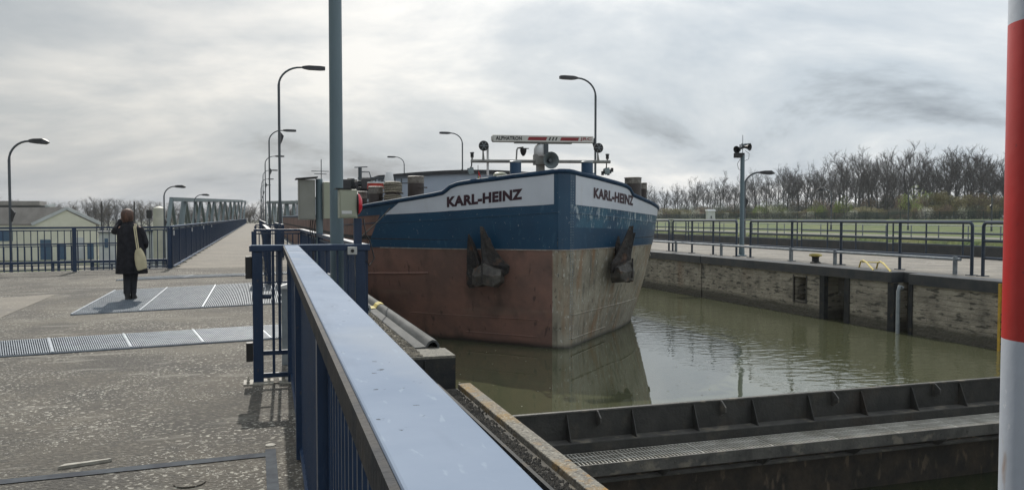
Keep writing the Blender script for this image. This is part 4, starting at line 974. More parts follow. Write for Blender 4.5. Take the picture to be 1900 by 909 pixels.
# camera on bent pipe
q = atY(958, 296, YE); q1 = atY(959, 275, YE); q2 = atY(971, 273.5, YE)
MB().tube([q, q1-Vector((0,0,.04)), q1+Vector((.02,0,.0)), q2], .018, 8).build('bent_pipe', ship_grey, ship, smooth='auto')
q = atY(971, 281, YE); MB().lathe(q, [(.02,-.10),(.05,-.06),(.07,-.0),(.07,.05),(.03,.06)], 14).build('dome_camera', black_m, ship, smooth='auto')
MB().box(q.x-.12,q.y-.03,q.z+.055,q.x+.12,q.y+.03,q.z+.07).build('camera_shield', black_m, ship)
# centre post, horn and radar
qa = atY(1003, 322, YE); qb = atY(1003, 292, YE)
MB().box(qa.x-.08, YE-.06, qa.z, qa.x+.08, YE+.08, qb.z).build('centre_post', ship_grey, ship, bevel=.008)
qc = atY(1001, 297, YE); MB().box(qc.x-.12, YE-.1, qc.z-.11, qc.x+.13, YE+.1, qc.z+.12).build('gear_box', ship_grey, ship, bevel=.01)
qc = atY(1003, 277, YE); MB().lathe(qc, [(.13,-.16),(.15,-.12),(.15,.0),(.12,.08),(.06,.12),(.05,.17)], 20).build('radar_motor', white_m, ship, smooth='auto')
MB().box(qc.x+.02, YE-.17, qc.z-.12, qc.x+.12, YE-.14, qc.z+.1).build('motor_plate', lamp_m, ship)
qh = atY(1022, 297.5, YE-.32)
horn(qh+Vector((0,.28,0)), (0.03,-1,-.0), .05, .185, .28, pm('horn_grey', (.13,.16,.165), (.09,.11,.115), 4, .5), ship, 'loudspeaker_horn')
MB().lathe(qh+Vector((0,.06,0)), [(.0,-.03),(.035,-.03),(.045,.06)], 12, 'Y').build('horn_core', lamp_m, ship)
# radar scanner
ra, rb_ = atY(912, 257, YE-.05), atY(1100, 259.8, YE-.05)
dr = (rb_-ra).normalized(); up_ = Vector((0,0,1)); hsc = .165
rad = bpy.data.objects.new('radar_scanner', None); C.objects.link(rad); rad.parent = ship; rad.location = ra-ship.location
rings = []
for f_, k in ((0,.6),(.012,1),(.988,1),(1,.6)):
    p_ = ra.lerp(rb_, f_); n_ = 12; rings.append([p_+Vector((0,math.cos(2*math.pi*i/n_)*.075*k - 0,0))+up_*math.copysign(abs(math.sin(2*math.pi*i/n_))**.5, math.sin(2*math.pi*i/n_))*hsc/2*k for i in range(n_)])
MB().loft(rings).build('scanner_bar', pm('scanner_white', (.62,.61,.57), (.55,.54,.5), 3, .4), rad, smooth='auto')
MB().bar(ra.lerp(rb_,.22)-up_*(hsc/2+.008), ra.lerp(rb_,.78)-up_*(hsc/2+.008), .10, .02).build('scanner_rail', ship_grey, rad)
def flat_text(txt, o, ex, w, h, mat, par, yoff=-.0765, bold=.03, name='lettering'):
    vs, fs = glyphs(txt, w, h, bold); b = MB(); b.add([o+ex*a_+up_*h_+Vector((0,yoff,0)) for a_, h_ in vs], fs); return b.build(name, mat, par)
Ls = (rb_-ra).length
# raised flat face plate carries the print
MB().bar(ra+dr*.02+Vector((0,-.0725,0)), rb_-dr*.02+Vector((0,-.0725,0)), .006, hsc*.80).build('print_plate', pm('scanner_face', (.62,.61,.57), (.57,.56,.52), 3, .4), rad)
flat_text('ALPHATRON', ra+dr*.07-up_*.04, dr, Ls*.25, .085, black_m, rad, bold=.045)
redm = pm('print_red', (.27,.014,.02), (.24,.014,.02), 3, .4)
flat_text('JRC', ra+dr*(Ls*.858)-up_*.042, dr, Ls*.115, .085, redm, rad, bold=.03)
def stripe(f0, f1, mat):
    p_, q_ = ra+dr*Ls*f0, ra+dr*Ls*f1; yv = Vector((0,-.0768,0)); sk = dr*.03; hh = .036
    MB().quad(p_-up_*hh+yv, q_-up_*hh+yv, q_+sk+up_*hh+yv, p_+sk+up_*hh+yv).build('stripe', mat, rad)
stripe(.335,.515,redm); stripe(.655,.835,redm)
for f_ in (.54,.572,.604): stripe(f_, f_+.014, black_m)
# bollards on deck
def deck_bollard(px0, px1, pyt, Yb, mat, topm, hgt=.55, ring=True, name='deck_bollard', topf=.0):
    q = atY((px0+px1)/2, pyt, Yb); w = (atY(px1, pyt, Yb)-atY(px0, pyt, Yb)).length/2
    t = bpy.data.objects.new(name, None); C.objects.link(t); t.parent = ship; t.location = q-Vector((0,0,hgt))-ship.location
    MB().lathe(q, [(w*.96,-hgt),(w*.96,-.16 if topf else -.03)], 22).build('barrel', mat, t, smooth='auto')
    MB().lathe(q, [(w*.97,-.158 if topf else -.029),(w*.97,-.02),(w*1.03,-.018),(w*1.03,.0),(w*.9,.012)], 22).build('head', topm, t, smooth='auto')
    if ring: MB().bar(q+Vector((w*.2,-w,-.26)), q+Vector((w*1.25,-w*.4,-.26)), .03).build('pin', mat, t)
    return t, q, w
blu_b = pm('bollard_blue', (.015,.055,.12), (.02,.07,.14), 6, .4, bump=.1)
brn_b = pm('bollard_brown', (.055,.042,.038), (.04,.032,.03), 5, .5, bump=.3)
gry_t = pm('bollard_worn', (.30,.28,.25), (.10,.085,.07), 6, .6, bump=.5, bscale=30)
deck_bollard(946, 967, 300, 16.22, blu_b, galv, .5); deck_bollard(1079, 1100, 300.5, 16.22, blu_b, galv, .5)
deck_bollard(756, 787, 328, 19.0, brn_b, gry_t, .75, topf=1)
deck_bollard(683, 711, 347, 18.7, brn_b, gry_t, .75, topf=1); 
t_, q, w = deck_bollard(714, 743, 338, 18.4, brn_b, gry_t, .75, topf=1)
b = MB()
for k in range(13):
    zz_ = q.z-.03-k*.033 - (.05 if k > 6 else 0); rr = w*1.08+.012*math.sin(k*2.3)
    b.tube([Vector((q.x+rr*math.cos(a_*.5236), q.y+rr*math.sin(a_*.5236), zz_+.012*math.sin(a_*.9+k))) for a_ in range(13)], .018, 6)
b.build('rope_coil', rope_m, t_, smooth=True)
t_, q2_, w = deck_bollard(652, 682, 356, 19.6, brn_b, gry_t, .6, topf=1)
q = atY(722, 337, 18.7); MB().lathe(q, [(.12,.0),(.085,.21),(.08,.215)], 18).build('white_bucket', white_m, ship, smooth='auto')
q = atY(697, 343, 19.0); MB().lathe(q, [(.2,-.1),(.2,.02),(.19,.03)], 20).build('red_drum', pm('drum_red', (.5,.05,.03), (.4,.04,.03), 4, .5), ship, smooth='auto'); MB().lathe(q, [(.2,.031),(.2,.05),(.19,.06)], 20).build('drum_lid', white_m, ship)
deck_bollard(1160, 1189, 330, 19.2, brn_b, gry_t, .75, ring=False, topf=1); deck_bollard(1190, 1200, 340, 20.2, brn_b, gry_t, .6, ring=False, topf=1)
q = atY(928, 322, 16.9); MB().lathe(q, [(.16,-.06),(.14,.0),(.08,.025),(.0,.03)], 18).build('hatch_lid', cream, ship, smooth='auto')
# flag
q = atY(887, 326, 16.3); MB().tube([q-Vector((0,0,.1)), q+Vector((0,0,.22))], .006, 6).build('flag_staff', black_m, ship)
for dz_, mm in ((.02, pm('flag_red', (.55,.03,.03))), (-.09, pm('flag_gold', (.7,.45,.05)))):
    MB().loft([[q+Vector((0,0,dz_+.10)),q+Vector((0,.01,dz_+.10)),q+Vector((0,.01,dz_)),q+Vector((0,0,dz_))],[q+Vector((.05,.02,dz_+.02)),q+Vector((.05,.03,dz_+.02)),q+Vector((.07,.03,dz_-.06)),q+Vector((.07,.02,dz_-.06))]]).build('flag_band', mm, ship)
# hold coaming with arched tarpaulin
cw = pm('coaming_white', (.42,.48,.56), (.38,.44,.52), 2, .5); tarp = pm('tarpaulin', (.05,.052,.055), (.035,.036,.04), 4, .7, bump=.4, bscale=6)
Yb = 21.0; Ln = 44
xa, xb = 3.05, 8.95
def arch(x_): f = (x_-xa)/(xb-xa); return 2.60+.20*math.sin(math.pi*f)
pts = [(xa+(xb-xa)*i/16) for i in range(17)]
MB().prism([(xa, Yb, 1.08)]+[(x_, Yb, arch(x_)-.1) for x_ in pts]+[(xb, Yb, 1.08)], (0, Ln, 0)).build('coaming', cw, ship)
MB().prism([(x_, Yb-.08, arch(x_)-.1) for x_ in pts]+[(x_, Yb-.08, arch(x_)) for x_ in pts[::-1]], (0, Ln, 0)).build('tarpaulin', tarp, ship)
b = MB(); zq = 1.9
q = atY(668, 352, 22); qt = atY(668, 311, 22); b.tube([q-Vector((0,0,.6)), qt], .05, 10); b.tube([qt+Vector((-.15,0,.0)), qt+Vector((.2,0,.02))], .015, 6)
b.tube([qt+Vector((.05,0,-.12)), qt+Vector((.25,0,-.12)), qt+Vector((.3,0,-.3))], .015, 6); b.build('davit', lamp_m, ship, smooth='auto')
b = MB(); 
for k in range(7):
    qx = atY(672+k*12, 333, 20.6); b.box(qx.x, qx.y, qx.z-.3, qx.x+.03, qx.y+.03, qx.z+.02)
qx0, qx1 = atY(664, 331, 20.6), atY(756, 329, 20.6); b.bar(qx0, qx1, .05, .04); qx0, qx1 = atY(664, 341, 20.6), atY(756, 340, 20.6); b.bar(qx0, qx1, .04, .03)
b.build('deck_railing', lamp_m, ship)
b = MB(); rr = random.Random(5)
for k in range(26):
    qx = atY(642+rr.random()*60, 336+rr.random()*24, 20.2+rr.random()); s_ = .04+.08*rr.random(); b.box(qx.x-s_, qx.y-s_, qx.z-s_*1.5, qx.x+s_, qx.y+s_, qx.z+s_)
b.build('deck_machinery', lamp_head, ship, bevel=.01)
qa, qb = atY(596, 296, 55), atY(596, 350, 55); b = MB(); b.tube([qb-Vector((0,0,2)), qa], .03, 5)
for py, hw in ((318,.5),(323,.35)): q = atY(596, py, 55); b.tube([q+Vector((-hw*1.3,0,0)), q+Vector((hw,0,0))], .025, 5)
b.build('aerial', lamp_m, ship)
# mooring line from the hull quarter to the call-box post
l0 = HP(solve_u(727, 1.75, -1), 1.72, -1, .05); l1 = atY(662, 446, 12)
MB().tube([l0.lerp(l1, i/8)-Vector((0,0,.03*math.sin(math.pi*i/8))) for i in range(9)], .011, 6).build('mooring_rope', pm('dark_rope', (.03,.028,.025), (.015,.014,.013), 30, .95, spec=.05), label='thin dark mooring rope running down from the port bulwark', category='rope')

# floating bits
b = MB(); rr = random.Random(9)
for k in range(120):
    x_, y_ = (rr.uniform(3, 9), rr.uniform(10.5, 15.5)) if k < 80 else (rr.uniform(8.5, 13.5), rr.uniform(13, 30)); s_ = rr.uniform(.010,.035)*(2 if k % 9 == 0 else 1); a_ = rr.uniform(0,3)
    b.quad((x_,y_,ZW+.004),(x_+s_*math.cos(a_),y_+s_*math.sin(a_),ZW+.004),(x_+s_*math.cos(a_)-.008,y_+s_*math.sin(a_)+.02,ZW+.006),(x_-.008,y_+.02,ZW+.004))
b.build('floating_debris', rope_m, label='small pale twigs and flecks floating on the green water', category='flotsam', kind='stuff')

# ------------------------------------------------------------------ person
skin_m = pm('skin', (.42,.25,.18), (.36,.21,.15), 6, .55); hair_m = pm('hair', (.13,.065,.042), (.05,.026,.018), 22, .6, bump=.6, bscale=60, stretch=(1,1,.25))
trs = pm('dark_trousers', (.035,.036,.04), (.022,.022,.026), 12, .85, bump=.3); boot_m = pm('boots', (.015,.014,.014), (.03,.027,.025), 8, .45)
pr0 = atZ(240, 557, 0); person = thing('person', 'person in a long black coat seen from behind, photographing with a raised arm', 'person', pr0)
hd = R(YAW-14); Fw = Vector((math.sin(hd), math.cos(hd), 0)); Rt = Vector((math.cos(hd), -math.sin(hd), 0))
def PP(x_, f_, z_): return pr0 + Rt*x_ + Fw*f_ + Vector((0,0,z_))
def skinned(name, verts, edges, radii, mat, parent, root=0, sub=2):
    off = parent.location; me = bpy.data.meshes.new(name); me.from_pydata([tuple(Vector(v_)-off) for v_ in verts], edges, [])
    o = bpy.data.objects.new(name, me); C.objects.link(o); o.parent = parent
    m = o.modifiers.new('skin', 'SKIN'); m.use_smooth_shade = True
    if not me.skin_vertices: me.attributes.new('skin_vert','FLOAT2','POINT') if False else None
    lay = me.skin_vertices[0] if me.skin_vertices else None
    if lay is None:
        bpy.context.view_layer.objects.active = o; bpy.ops.mesh.customdata_skin_add(); lay = me.skin_vertices[0]
    for i, r_ in enumerate(radii):
        lay.data[i].radius = r_ if isinstance(r_, tuple) else (r_, r_)
        lay.data[i].use_root = (i == root)
    me.materials.append(mat); s = o.modifiers.new('subd', 'SUBSURF'); s.levels = sub; s.render_levels = sub
    return o
V_ = []; E_ = []; Rr = []
def av(p, r_, par=None):
    V_.append(p); Rr.append(r_)
    if par is not None: E_.append((par, len(V_)-1))
    return len(V_)-1
pel = av(PP(.03,0,.86), (.13,.10)); ch = av(PP(.035,0,1.08), (.12,.10), pel); sh = av(PP(.035,0,1.27), (.14,.095), ch); nk = av(PP(.01,.01,1.40), .05, sh)
h1 = av(PP(-.01,.03,1.48), .068, nk); h2 = av(PP(-.01,.035,1.56), .085, h1); h3 = av(PP(-.01,.03,1.625), .055, h2)
ls = av(PP(-.13,.0,1.30), .055, sh); le = av(PP(-.235,.13,1.25), .042, ls); lw = av(PP(-.16,.24,1.46), .028, le); lh = av(PP(-.13,.26,1.53), (.030,.02), lw)
for i, (dx, dz_) in enumerate(((-.03,.06),(-.012,.075),(.006,.08),(.024,.07),(.05,.03))):
    k1 = av(PP(-.13+dx,.27,1.55+dz_*.45), .0085, lh); av(PP(-.13+dx*1.1+.01,.295,1.55+dz_), .0075, k1)
rs = av(PP(.20,.0,1.29), .055, sh); re_ = av(PP(.275,.02,1.03), .042, rs); rw = av(PP(.22,.22,.95), .028, re_); rh = av(PP(.19,.29,.96), (.03,.02), rw)
for i, (dx, dz_) in enumerate(((-.03,.03),(-.02,.01),(-.02,-.012),(-.025,-.03),(.0,.045))):
    k1 = av(PP(.19+dx*.7,.32,.96+dz_), .0085, rh); av(PP(.17+dx,.345,.955+dz_), .0075, k1)
for sx_, dxk, dyf in ((-.055,.0,0), (.065,.0,.10)):
    th = av(PP(.03+sx_,0,.78), .085, pel); kn = av(PP(.015+sx_*.8,.02+dyf*.4,.46), .058, th); an = av(PP(.0+sx_*.65,dyf-.01,.10), .038, kn); hl = av(PP(.0+sx_*.65,dyf,.045), .036, an); av(PP(.02+sx_*.7,dyf+.14,.035), .030, hl)
skinned('body', V_, E_, Rr, skin_m, person)
# trousers, boots, coat, sleeves, hair
def tubep(name, pts, rs_, mat, n=14):
    return MB().tube([PP(*p_) for p_ in pts], rs_, n).build(name, mat, person, smooth='auto')
for sx_, dyf in ((-.055,0),(.065,.10)):
    tubep('trouser_leg', [(.03+sx_,0,.80),(.025+sx_*.9,.01+dyf*.2,.62),(.015+sx_*.8,.02+dyf*.4,.46),(.008+sx_*.7,dyf*.8-.005,.28),(.0+sx_*.65,dyf-.005,.12)], [.095,.085,.075,.064,.060], trs)
    b = MB(); cx_ = .0+sx_*.65
    def rg(f_, z_, hw, hf, n_=14): return [PP(cx_+hw*math.cos(2*math.pi*i/n_)+(f_)*.15, dyf+f_+hf*math.sin(2*math.pi*i/n_), z_) for i in range(n_)]
    b.loft([rg(.055,.0,.050,.135), rg(.055,.025,.052,.138), rg(.05,.055,.046,.12), rg(.01,.09,.045,.075), rg(0,.15,.050,.055), rg(0,.22,.056,.06)]); b.build('boot', boot_m, person, smooth='auto')
b = MB(); rings = []
for z_, hw, hf, cx_ in ((.485,.262,.19,.045),(.50,.27,.20,.045),(.62,.262,.19,.045),(.80,.252,.18,.045),(.98,.236,.168,.042),(1.14,.226,.155,.04),(1.24,.222,.14,.037),(1.31,.20,.125,.034),(1.36,.14,.11,.025),(1.395,.085,.09,.012),(1.43,.078,.085,.0)):
    n_ = 28; rings.append([PP(cx_+hw*math.cos(2*math.pi*i/n_)*(1+.035*math.sin(1.35*i+z_*5)), hf*math.sin(2*math.pi*i/n_)*(1+.10*math.sin(1.8*i+z_*4)+.05*math.sin(3.1*i-z_*11))+.01, z_) for i in range(n_)])
b.loft(rings); b.build('coat', black_cloth, person, smooth='auto')
tubep('sleeve', [(-.12,.0,1.31),(-.19,.06,1.285),(-.245,.13,1.25),(-.205,.18,1.345),(-.165,.235,1.45)], [.085,.078,.068,.056,.046], black_cloth)
tubep('sleeve', [(.17,.0,1.30),(.225,.0,1.20),(.275,.01,1.04),(.262,.08,.985),(.225,.20,.95)], [.085,.078,.068,.058,.045], black_cloth)
tubep('scarf', [(-.0,.05,1.375),(.0,.02,1.40),(.0,.02,1.44)], [.11,.105,.085], black_cloth)
b = MB(); rings = []
for z_, r_, f_ in ((1.40,.03,.0),(1.415,.075,-.005),(1.45,.092,-.012),(1.50,.102,-.014),(1.56,.108,-.006),(1.60,.102,.0),(1.635,.078,.005),(1.66,.04,.01),(1.668,.01,.01)):
    n_ = 22; rings.append([PP(-.012+r_*math.cos(2*math.pi*i/n_)*(1+.06*math.sin(i*4.1+z_*40)), .012+f_+r_*math.sin(2*math.pi*i/n_)*(1.02+.05*math.sin(i*3.3+z_*31)), z_) for i in range(n_)])
b.loft(rings); b.build('hair', hair_m, person, smooth='auto')
b = MB(); c_ = PP(-.01,.125,1.53); b.lathe(c_, [(.0,-.02),(.014,-.012),(.008,.02),(.0,.03)], 8); b.build('nose', skin_m, person, smooth=True)
q = PP(-.10,.33,1.58); MB().box(q.x-.07,q.y-.006,q.z-.04,q.x+.07,q.y+.006,q.z+.04).build('smartphone', black_m, label='dark smartphone held up in front of the person\'s face', category='phone', bevel=.004)
bag_m = pm('tote_canvas', (.62,.55,.36), (.52,.46,.30), 7, .9, bump=.3, bscale=40)
bag = thing('tote_bag', 'cream canvas tote bag hanging from the right shoulder of the person', 'bag', PP(.24,-.1,.6))
b = MB(); rings = []
for z_, hw, hf, cx_ in ((.565,.06,.03,.285),(.575,.085,.045,.285),(.66,.10,.055,.272),(.78,.098,.05,.255),(.88,.075,.042,.235),(.94,.045,.035,.222)):
    n_ = 18; rings.append([PP(cx_-.02+hw*.95*math.cos(2*math.pi*i/n_), -.215+hf*math.sin(2*math.pi*i/n_), z_+.02*math.cos(2*math.pi*i/n_)) for i in range(n_)])
b.loft(rings).build('pouch', bag_m, bag, smooth='auto')
for dx in (-.012, .016):
    MB().bar(PP(.20+dx,-.215,.92), PP(.165+dx,-.175,1.14), .018, .006, up=Fw).bar(PP(.165+dx,-.175,1.14), PP(.135+dx,-.125,1.315), .018, .006, up=Fw).bar(PP(.135+dx,-.125,1.315), PP(.125+dx,-.03,1.385), .018, .006, up=Fw).build('strap', bag_m, bag)

# ------------------------------------------------------------------ background left: buildings, tank, truss bridge, masts
wallc = pm('cream_render', (.80,.78,.64), (.74,.72,.58), .8, .85); roofc = pm('fibre_roof', (.30,.275,.25), (.24,.22,.2), 1, .85, bump=.3, bscale=12, stretch=(1,1,1)); winb = pm('window_blue', (.05,.11,.2), (.07,.13,.2), 2, .2); whitew = pm('white_render', (.6,.62,.62), (.5,.52,.52), 1, .8)
bd = thing('cream_building', 'cream gabled shed with a grey brown roof beyond the left railing', 'building', atD(120, 475, 80))
D0 = 80.
gl, gr, ga = atD(60, 417, D0), atD(178, 425, D0+1), atD(120, 388, D0+.5); zb = -2.8
g0 = Vector((gl.x, gl.y, zb)); g1 = Vector((gr.x, gr.y, zb)); dirr = (g1-g0).normalized(); back = Vector((-dirr.y, dirr.x, 0)); 
lft = Vector((-.93, .37, 0)).normalized()*26
b = MB(); m0 = (g0+g1)/2
ev = gl.z; ap = atD(120, 389, D0+.5).z
b.prism([g0, g1, Vector((g1.x,g1.y,ev)), Vector((m0.x,m0.y,ap)), Vector((g0.x,g0.y,ev))], lft); b.build('wall', wallc, bd)
b = MB(); oh = (g1-g0).normalized()*.35; E0 = Vector((g0.x,g0.y,ev-.08))-oh; E1 = Vector((g1.x,g1.y,ev-.08))+oh; A0 = Vector((m0.x,m0.y,ap+.05)); fr = -lft.normalized()*.3
for a_, c_ in ((E0, A0), (A0, E1)): b.prism([a_+fr, c_+fr, c_+fr+Vector((0,0,.18)), a_+fr+Vector((0,0,.18))], lft*1.02)
b.build('roof', roofc, bd)
b = MB(); f0 = fr*1.05
b.bar(E0+f0+Vector((0,0,.1)), A0+f0+Vector((0,0,.1)), .06, .3); b.bar(A0+f0+Vector((0,0,.1)), E1+f0+Vector((0,0,.1)), .06, .3); b.build('barge_board', whitew, bd)
for k in range(4):
    p_ = g0 + lft*(.08+.22*k) - back*.0; nrm = Vector((lft.y,-lft.x,0)).normalized(); nrm = nrm if nrm.y < 0 else -nrm
    b = MB(); q0 = p_+nrm*.02; q1 = p_+lft*.13+nrm*.02
    b.bar(q0+Vector((0,0,zb*0+2.5)), q1+Vector((0,0,2.5)), .06, 1.1); b.build('window', winb, bd)
for k, (f_, w_, h_, m_) in enumerate(((.12,.16,2.0,winb),(.40,.12,1.5,winb),(.62,.18,2.2,whitew),(.86,.1,1.6,winb))):
    q0 = g0+(g1-g0)*f_-back*.03; q1 = g0+(g1-g0)*(f_+w_)-back*.03
    MB().bar(q0+Vector((0,0,h_/2+.1)), q1+Vector((0,0,h_/2+.1)), .08, h_).build('door' if h_ > 1.9 else 'window', m_, bd)
# long grey industrial hall far left
bd = thing('industrial_hall', 'long low dark grey hall with a strip window beyond the cream shed', 'building', atD(40, 400, 170))
a_, c_ = atD(-60, 384, 170), atD(92, 384, 175); 
MB().prism([(a_.x,a_.y,-2.8),(c_.x,c_.y,-2.8),(c_.x-2,c_.y+14,-2.8),(a_.x-2,a_.y+14,-2.8)], (0,0,a_.z+2.8+.4)).build('wall', cg, bd)
MB().bar(Vector((a_.x,a_.y-.1,a_.z+.0)), Vector((c_.x,c_.y-.1,a_.z+.0)), .1, .5).build('strip_window', black_m, bd)
q0, q1 = atD(-60, 377.5, 172), atD(80, 377.5, 177); MB().bar(q0, q1, 8, .9).build('roof', roofc, bd)
q0, q1 = atD(86, 382, 172), atD(100, 381, 174); MB().bar(q0, q1, .8, .5).build('duct', whitew, bd)
# white hut between the bars
for px0, px1, py0, d_, m_, lab in ((185, 215, 432, 70, whitew, 'small white hut seen through the cross railing beside the cream shed'), (275, 318, 430, 66, whitew, 'pale container behind the railing below the cream tank')):
    a_, c_ = atD(px0, py0, d_), atD(px1, py0, d_); t = thing('site_hut', lab, 'hut', (a_.x, a_.y, -2.8))
    MB().prism([(a_.x,a_.y,-2.8),(c_.x,c_.y,-2.8),(c_.x-.5,c_.y+2.4,-2.8),(a_.x-.5,a_.y+2.4,-2.8)], (0,0,a_.z+2.8)).build('wall', m_, t)
    MB().prism([(a_.x-.15,a_.y-.15,a_.z+.002),(c_.x+.15,c_.y-.15,a_.z+.002),(c_.x-.3,c_.y+2.6,a_.z+.002),(a_.x-.6,a_.y+2.6,a_.z+.002)], (0,0,.12)).build('roof', lamp_m, t)
    MB().bar(a_.lerp(c_,.3)+Vector((0,-.04,-.9)), a_.lerp(c_,.5)+Vector((0,-.04,-.9)), .06, .8).build('window', winb, t)
# tank
a_ = atD(295, 386, 62); w = 10.5/F*62; t = thing('storage_tank', 'upright cream storage tank left of the truss bridge', 'tank', (a_.x, a_.y, -2.8))
MB().lathe((a_.x, a_.y, 0), [(w,-1.7),(w*1.0,a_.z-.15),(w*.9,a_.z),(w*.3,a_.z+.12),(.01,a_.z+.14)], 26).build('shell', pm('tank_cream', (.50,.49,.40), (.42,.41,.34), 1, .6), t, smooth='auto')
b = MB()
for k in range(4): b.bar((a_.x+w*.8*math.cos(k*1.57+.7),a_.y+w*.8*math.sin(k*1.57+.7),-2.8),(a_.x+w*.8*math.cos(k*1.57+.7),a_.y+w*.8*math.sin(k*1.57+.7),-1.7),.09)
b.build('legs', lamp_m, t)
# signal and thin poles
for px, pt, d_, lab in ((188,374,75,'thin pole standing between the cream shed and the person'), (249,374,75,'thin pole rising just right of the person\'s head')):
    a_ = atD(px, pt, d_); t = thing('thin_pole', lab, 'pole', (a_.x, a_.y, -2.8)); MB().tube([(a_.x,a_.y,-2.8),(a_.x,a_.y,a_.z)], [.1,.06], 8).build('shaft', bark, t); MB().box(a_.x-.12,a_.y-.12,a_.z-3.2,a_.x+.12,a_.y+.12,a_.z-2.6).build('junction_box', lamp_m, t)
a_ = atD(277, 392, 66); t = thing('signal_post', 'small dark rail signal left of the cream tank', 'signal', (a_.x, a_.y, -2.8))
MB().tube([(a_.x,a_.y,-2.8),(a_.x,a_.y,a_.z)], .05, 8).build('post', lamp_m, t); MB().box(a_.x-.22,a_.y-.1,a_.z-.6,a_.x+.2,a_.y+.1,a_.z+.1).build('head', black_m, t); MB().bar((a_.x-.5,a_.y,a_.z-1.4),(a_.x+.3,a_.y,a_.z-1.4),.06).build('arm', lamp_m, t)
# parked car at the far end
# truss bridge
truss_m = pm('truss_green_grey', (.145,.185,.19), (.12,.155,.16), .6, .6)
tb = thing('truss_bridge', 'grey green steel truss bridge crossing the background behind the long blue railing', 'bridge', atD(430, 410, 110))
def truss(pa, ya, da, pb, yb, db, n_, w_, first=True):
    A0 = atD(pa, ya, da); B0 = atD(pb, yb, db); zl = -2.0
    lo_ = lambda v_: Vector((v_.x, v_.y, zl))
    MB().bar(A0, B0, w_, w_*1.15).build('top_chord', truss_m, tb); MB().bar(lo_(A0), lo_(B0), w_, w_*1.3).build('bottom_chord', truss_m, tb)
    up_d = (B0-A0).normalized()
    ts = [((i/n_)**1.25) for i in range(n_+1)]
    for i in range(n_):
        t0 = A0.lerp(B0, ts[i]); t1 = A0.lerp(B0, ts[i+1]); m_ = lo_(t0.lerp(t1, .5))
        for e0_, e1_ in ((t0, m_), (m_, t1)): MB().bar(e0_, e1_, w_*.75, w_*.8, up=up_d).build('diagonal', truss_m, tb)
    if first: MB().bar(A0, lo_(A0)-(A0.lerp(B0, ts[1])-A0)*.5, w_*.9, w_*.9, up=up_d).build('end_post', truss_m, tb)
truss(318, 370, 78, 449, 373, 165, 6, .36)
truss(340, 371.5, 88, 455, 374, 185, 6, .34)
truss(558, 375.5, 92, 497, 375, 165, 5, .34, False)
truss(545, 377, 105, 493, 376, 185, 5, .32, False)
for f_ in (.1, .45, .8):
    a_ = atD(318,370,78).lerp(atD(449,373,165), f_); c_ = atD(340,371.5,88).lerp(atD(455,374,185), f_)
    MB().bar(a_, c_, .2, .2).build('cross_beam', truss_m, tb)
# grass strips in the lower land
struct(MB().prism([(-60, 60, -2.8), (-9, 60, -2.8), (-14, 74, -2.8), (-60, 74, -2.8)], (0,0,.03)).build('grass_strip', grass_m))

# far end of the chamber
struct(MB().box(XL+.01, 96, -1.5, XR-.01, 240, -.01).build('lock_head', conc_m))
carw = pm('car_white', (.65,.66,.68), (.6,.6,.62), 2, .25)
a_ = atD(541, 402.5, 104); t = thing('parked_car', 'small white car parked far off beyond the second street lamp', 'car', (a_.x, a_.y, 0))
x_, y_ = a_.x, a_.y; z0_ = -.01
MB().loft([[(x_-.85,y_-2,z0_+.3),(x_+.85,y_-2,z0_+.3),(x_+.85,y_-2,z0_+.75),(x_-.85,y_-2,z0_+.75)],[(x_-.88,y_-1,z0_+.25),(x_+.88,y_-1,z0_+.25),(x_+.88,y_-1,z0_+.9),(x_-.88,y_-1,z0_+.9)],[(x_-.88,y_+2,z0_+.25),(x_+.88,y_+2,z0_+.25),(x_+.88,y_+2,z0_+.9),(x_-.88,y_+2,z0_+.9)]]).build('body', carw, t, bevel=.08)
MB().loft([[(x_-.78,y_-1.0,z0_+.9),(x_+.78,y_-1.0,z0_+.9),(x_+.78,y_+1.9,z0_+.9),(x_-.78,y_+1.9,z0_+.9)],[(x_-.6,y_-.35,z0_+1.42),(x_+.6,y_-.35,z0_+1.42),(x_+.6,y_+1.4,z0_+1.42),(x_-.6,y_+1.4,z0_+1.42)]]).build('windows', black_m, t)
MB().box(x_-.58,y_-.33,z0_+1.421,x_+.58,y_+1.38,z0_+1.46).build('roof', carw, t)
for sx_ in (-.75,.75):
    for dy_ in (-1.3,1.3): MB().lathe((x_+sx_,y_+dy_,z0_+.3), [(.3,-.1),(.3,.1)], 14, 'X').build('wheel', black_m, t)
    MB().box(x_+sx_*.75-.12,y_-2.03,z0_+.58,x_+sx_*.75+.12,y_-1.99,z0_+.7).build('headlight', galv, t)

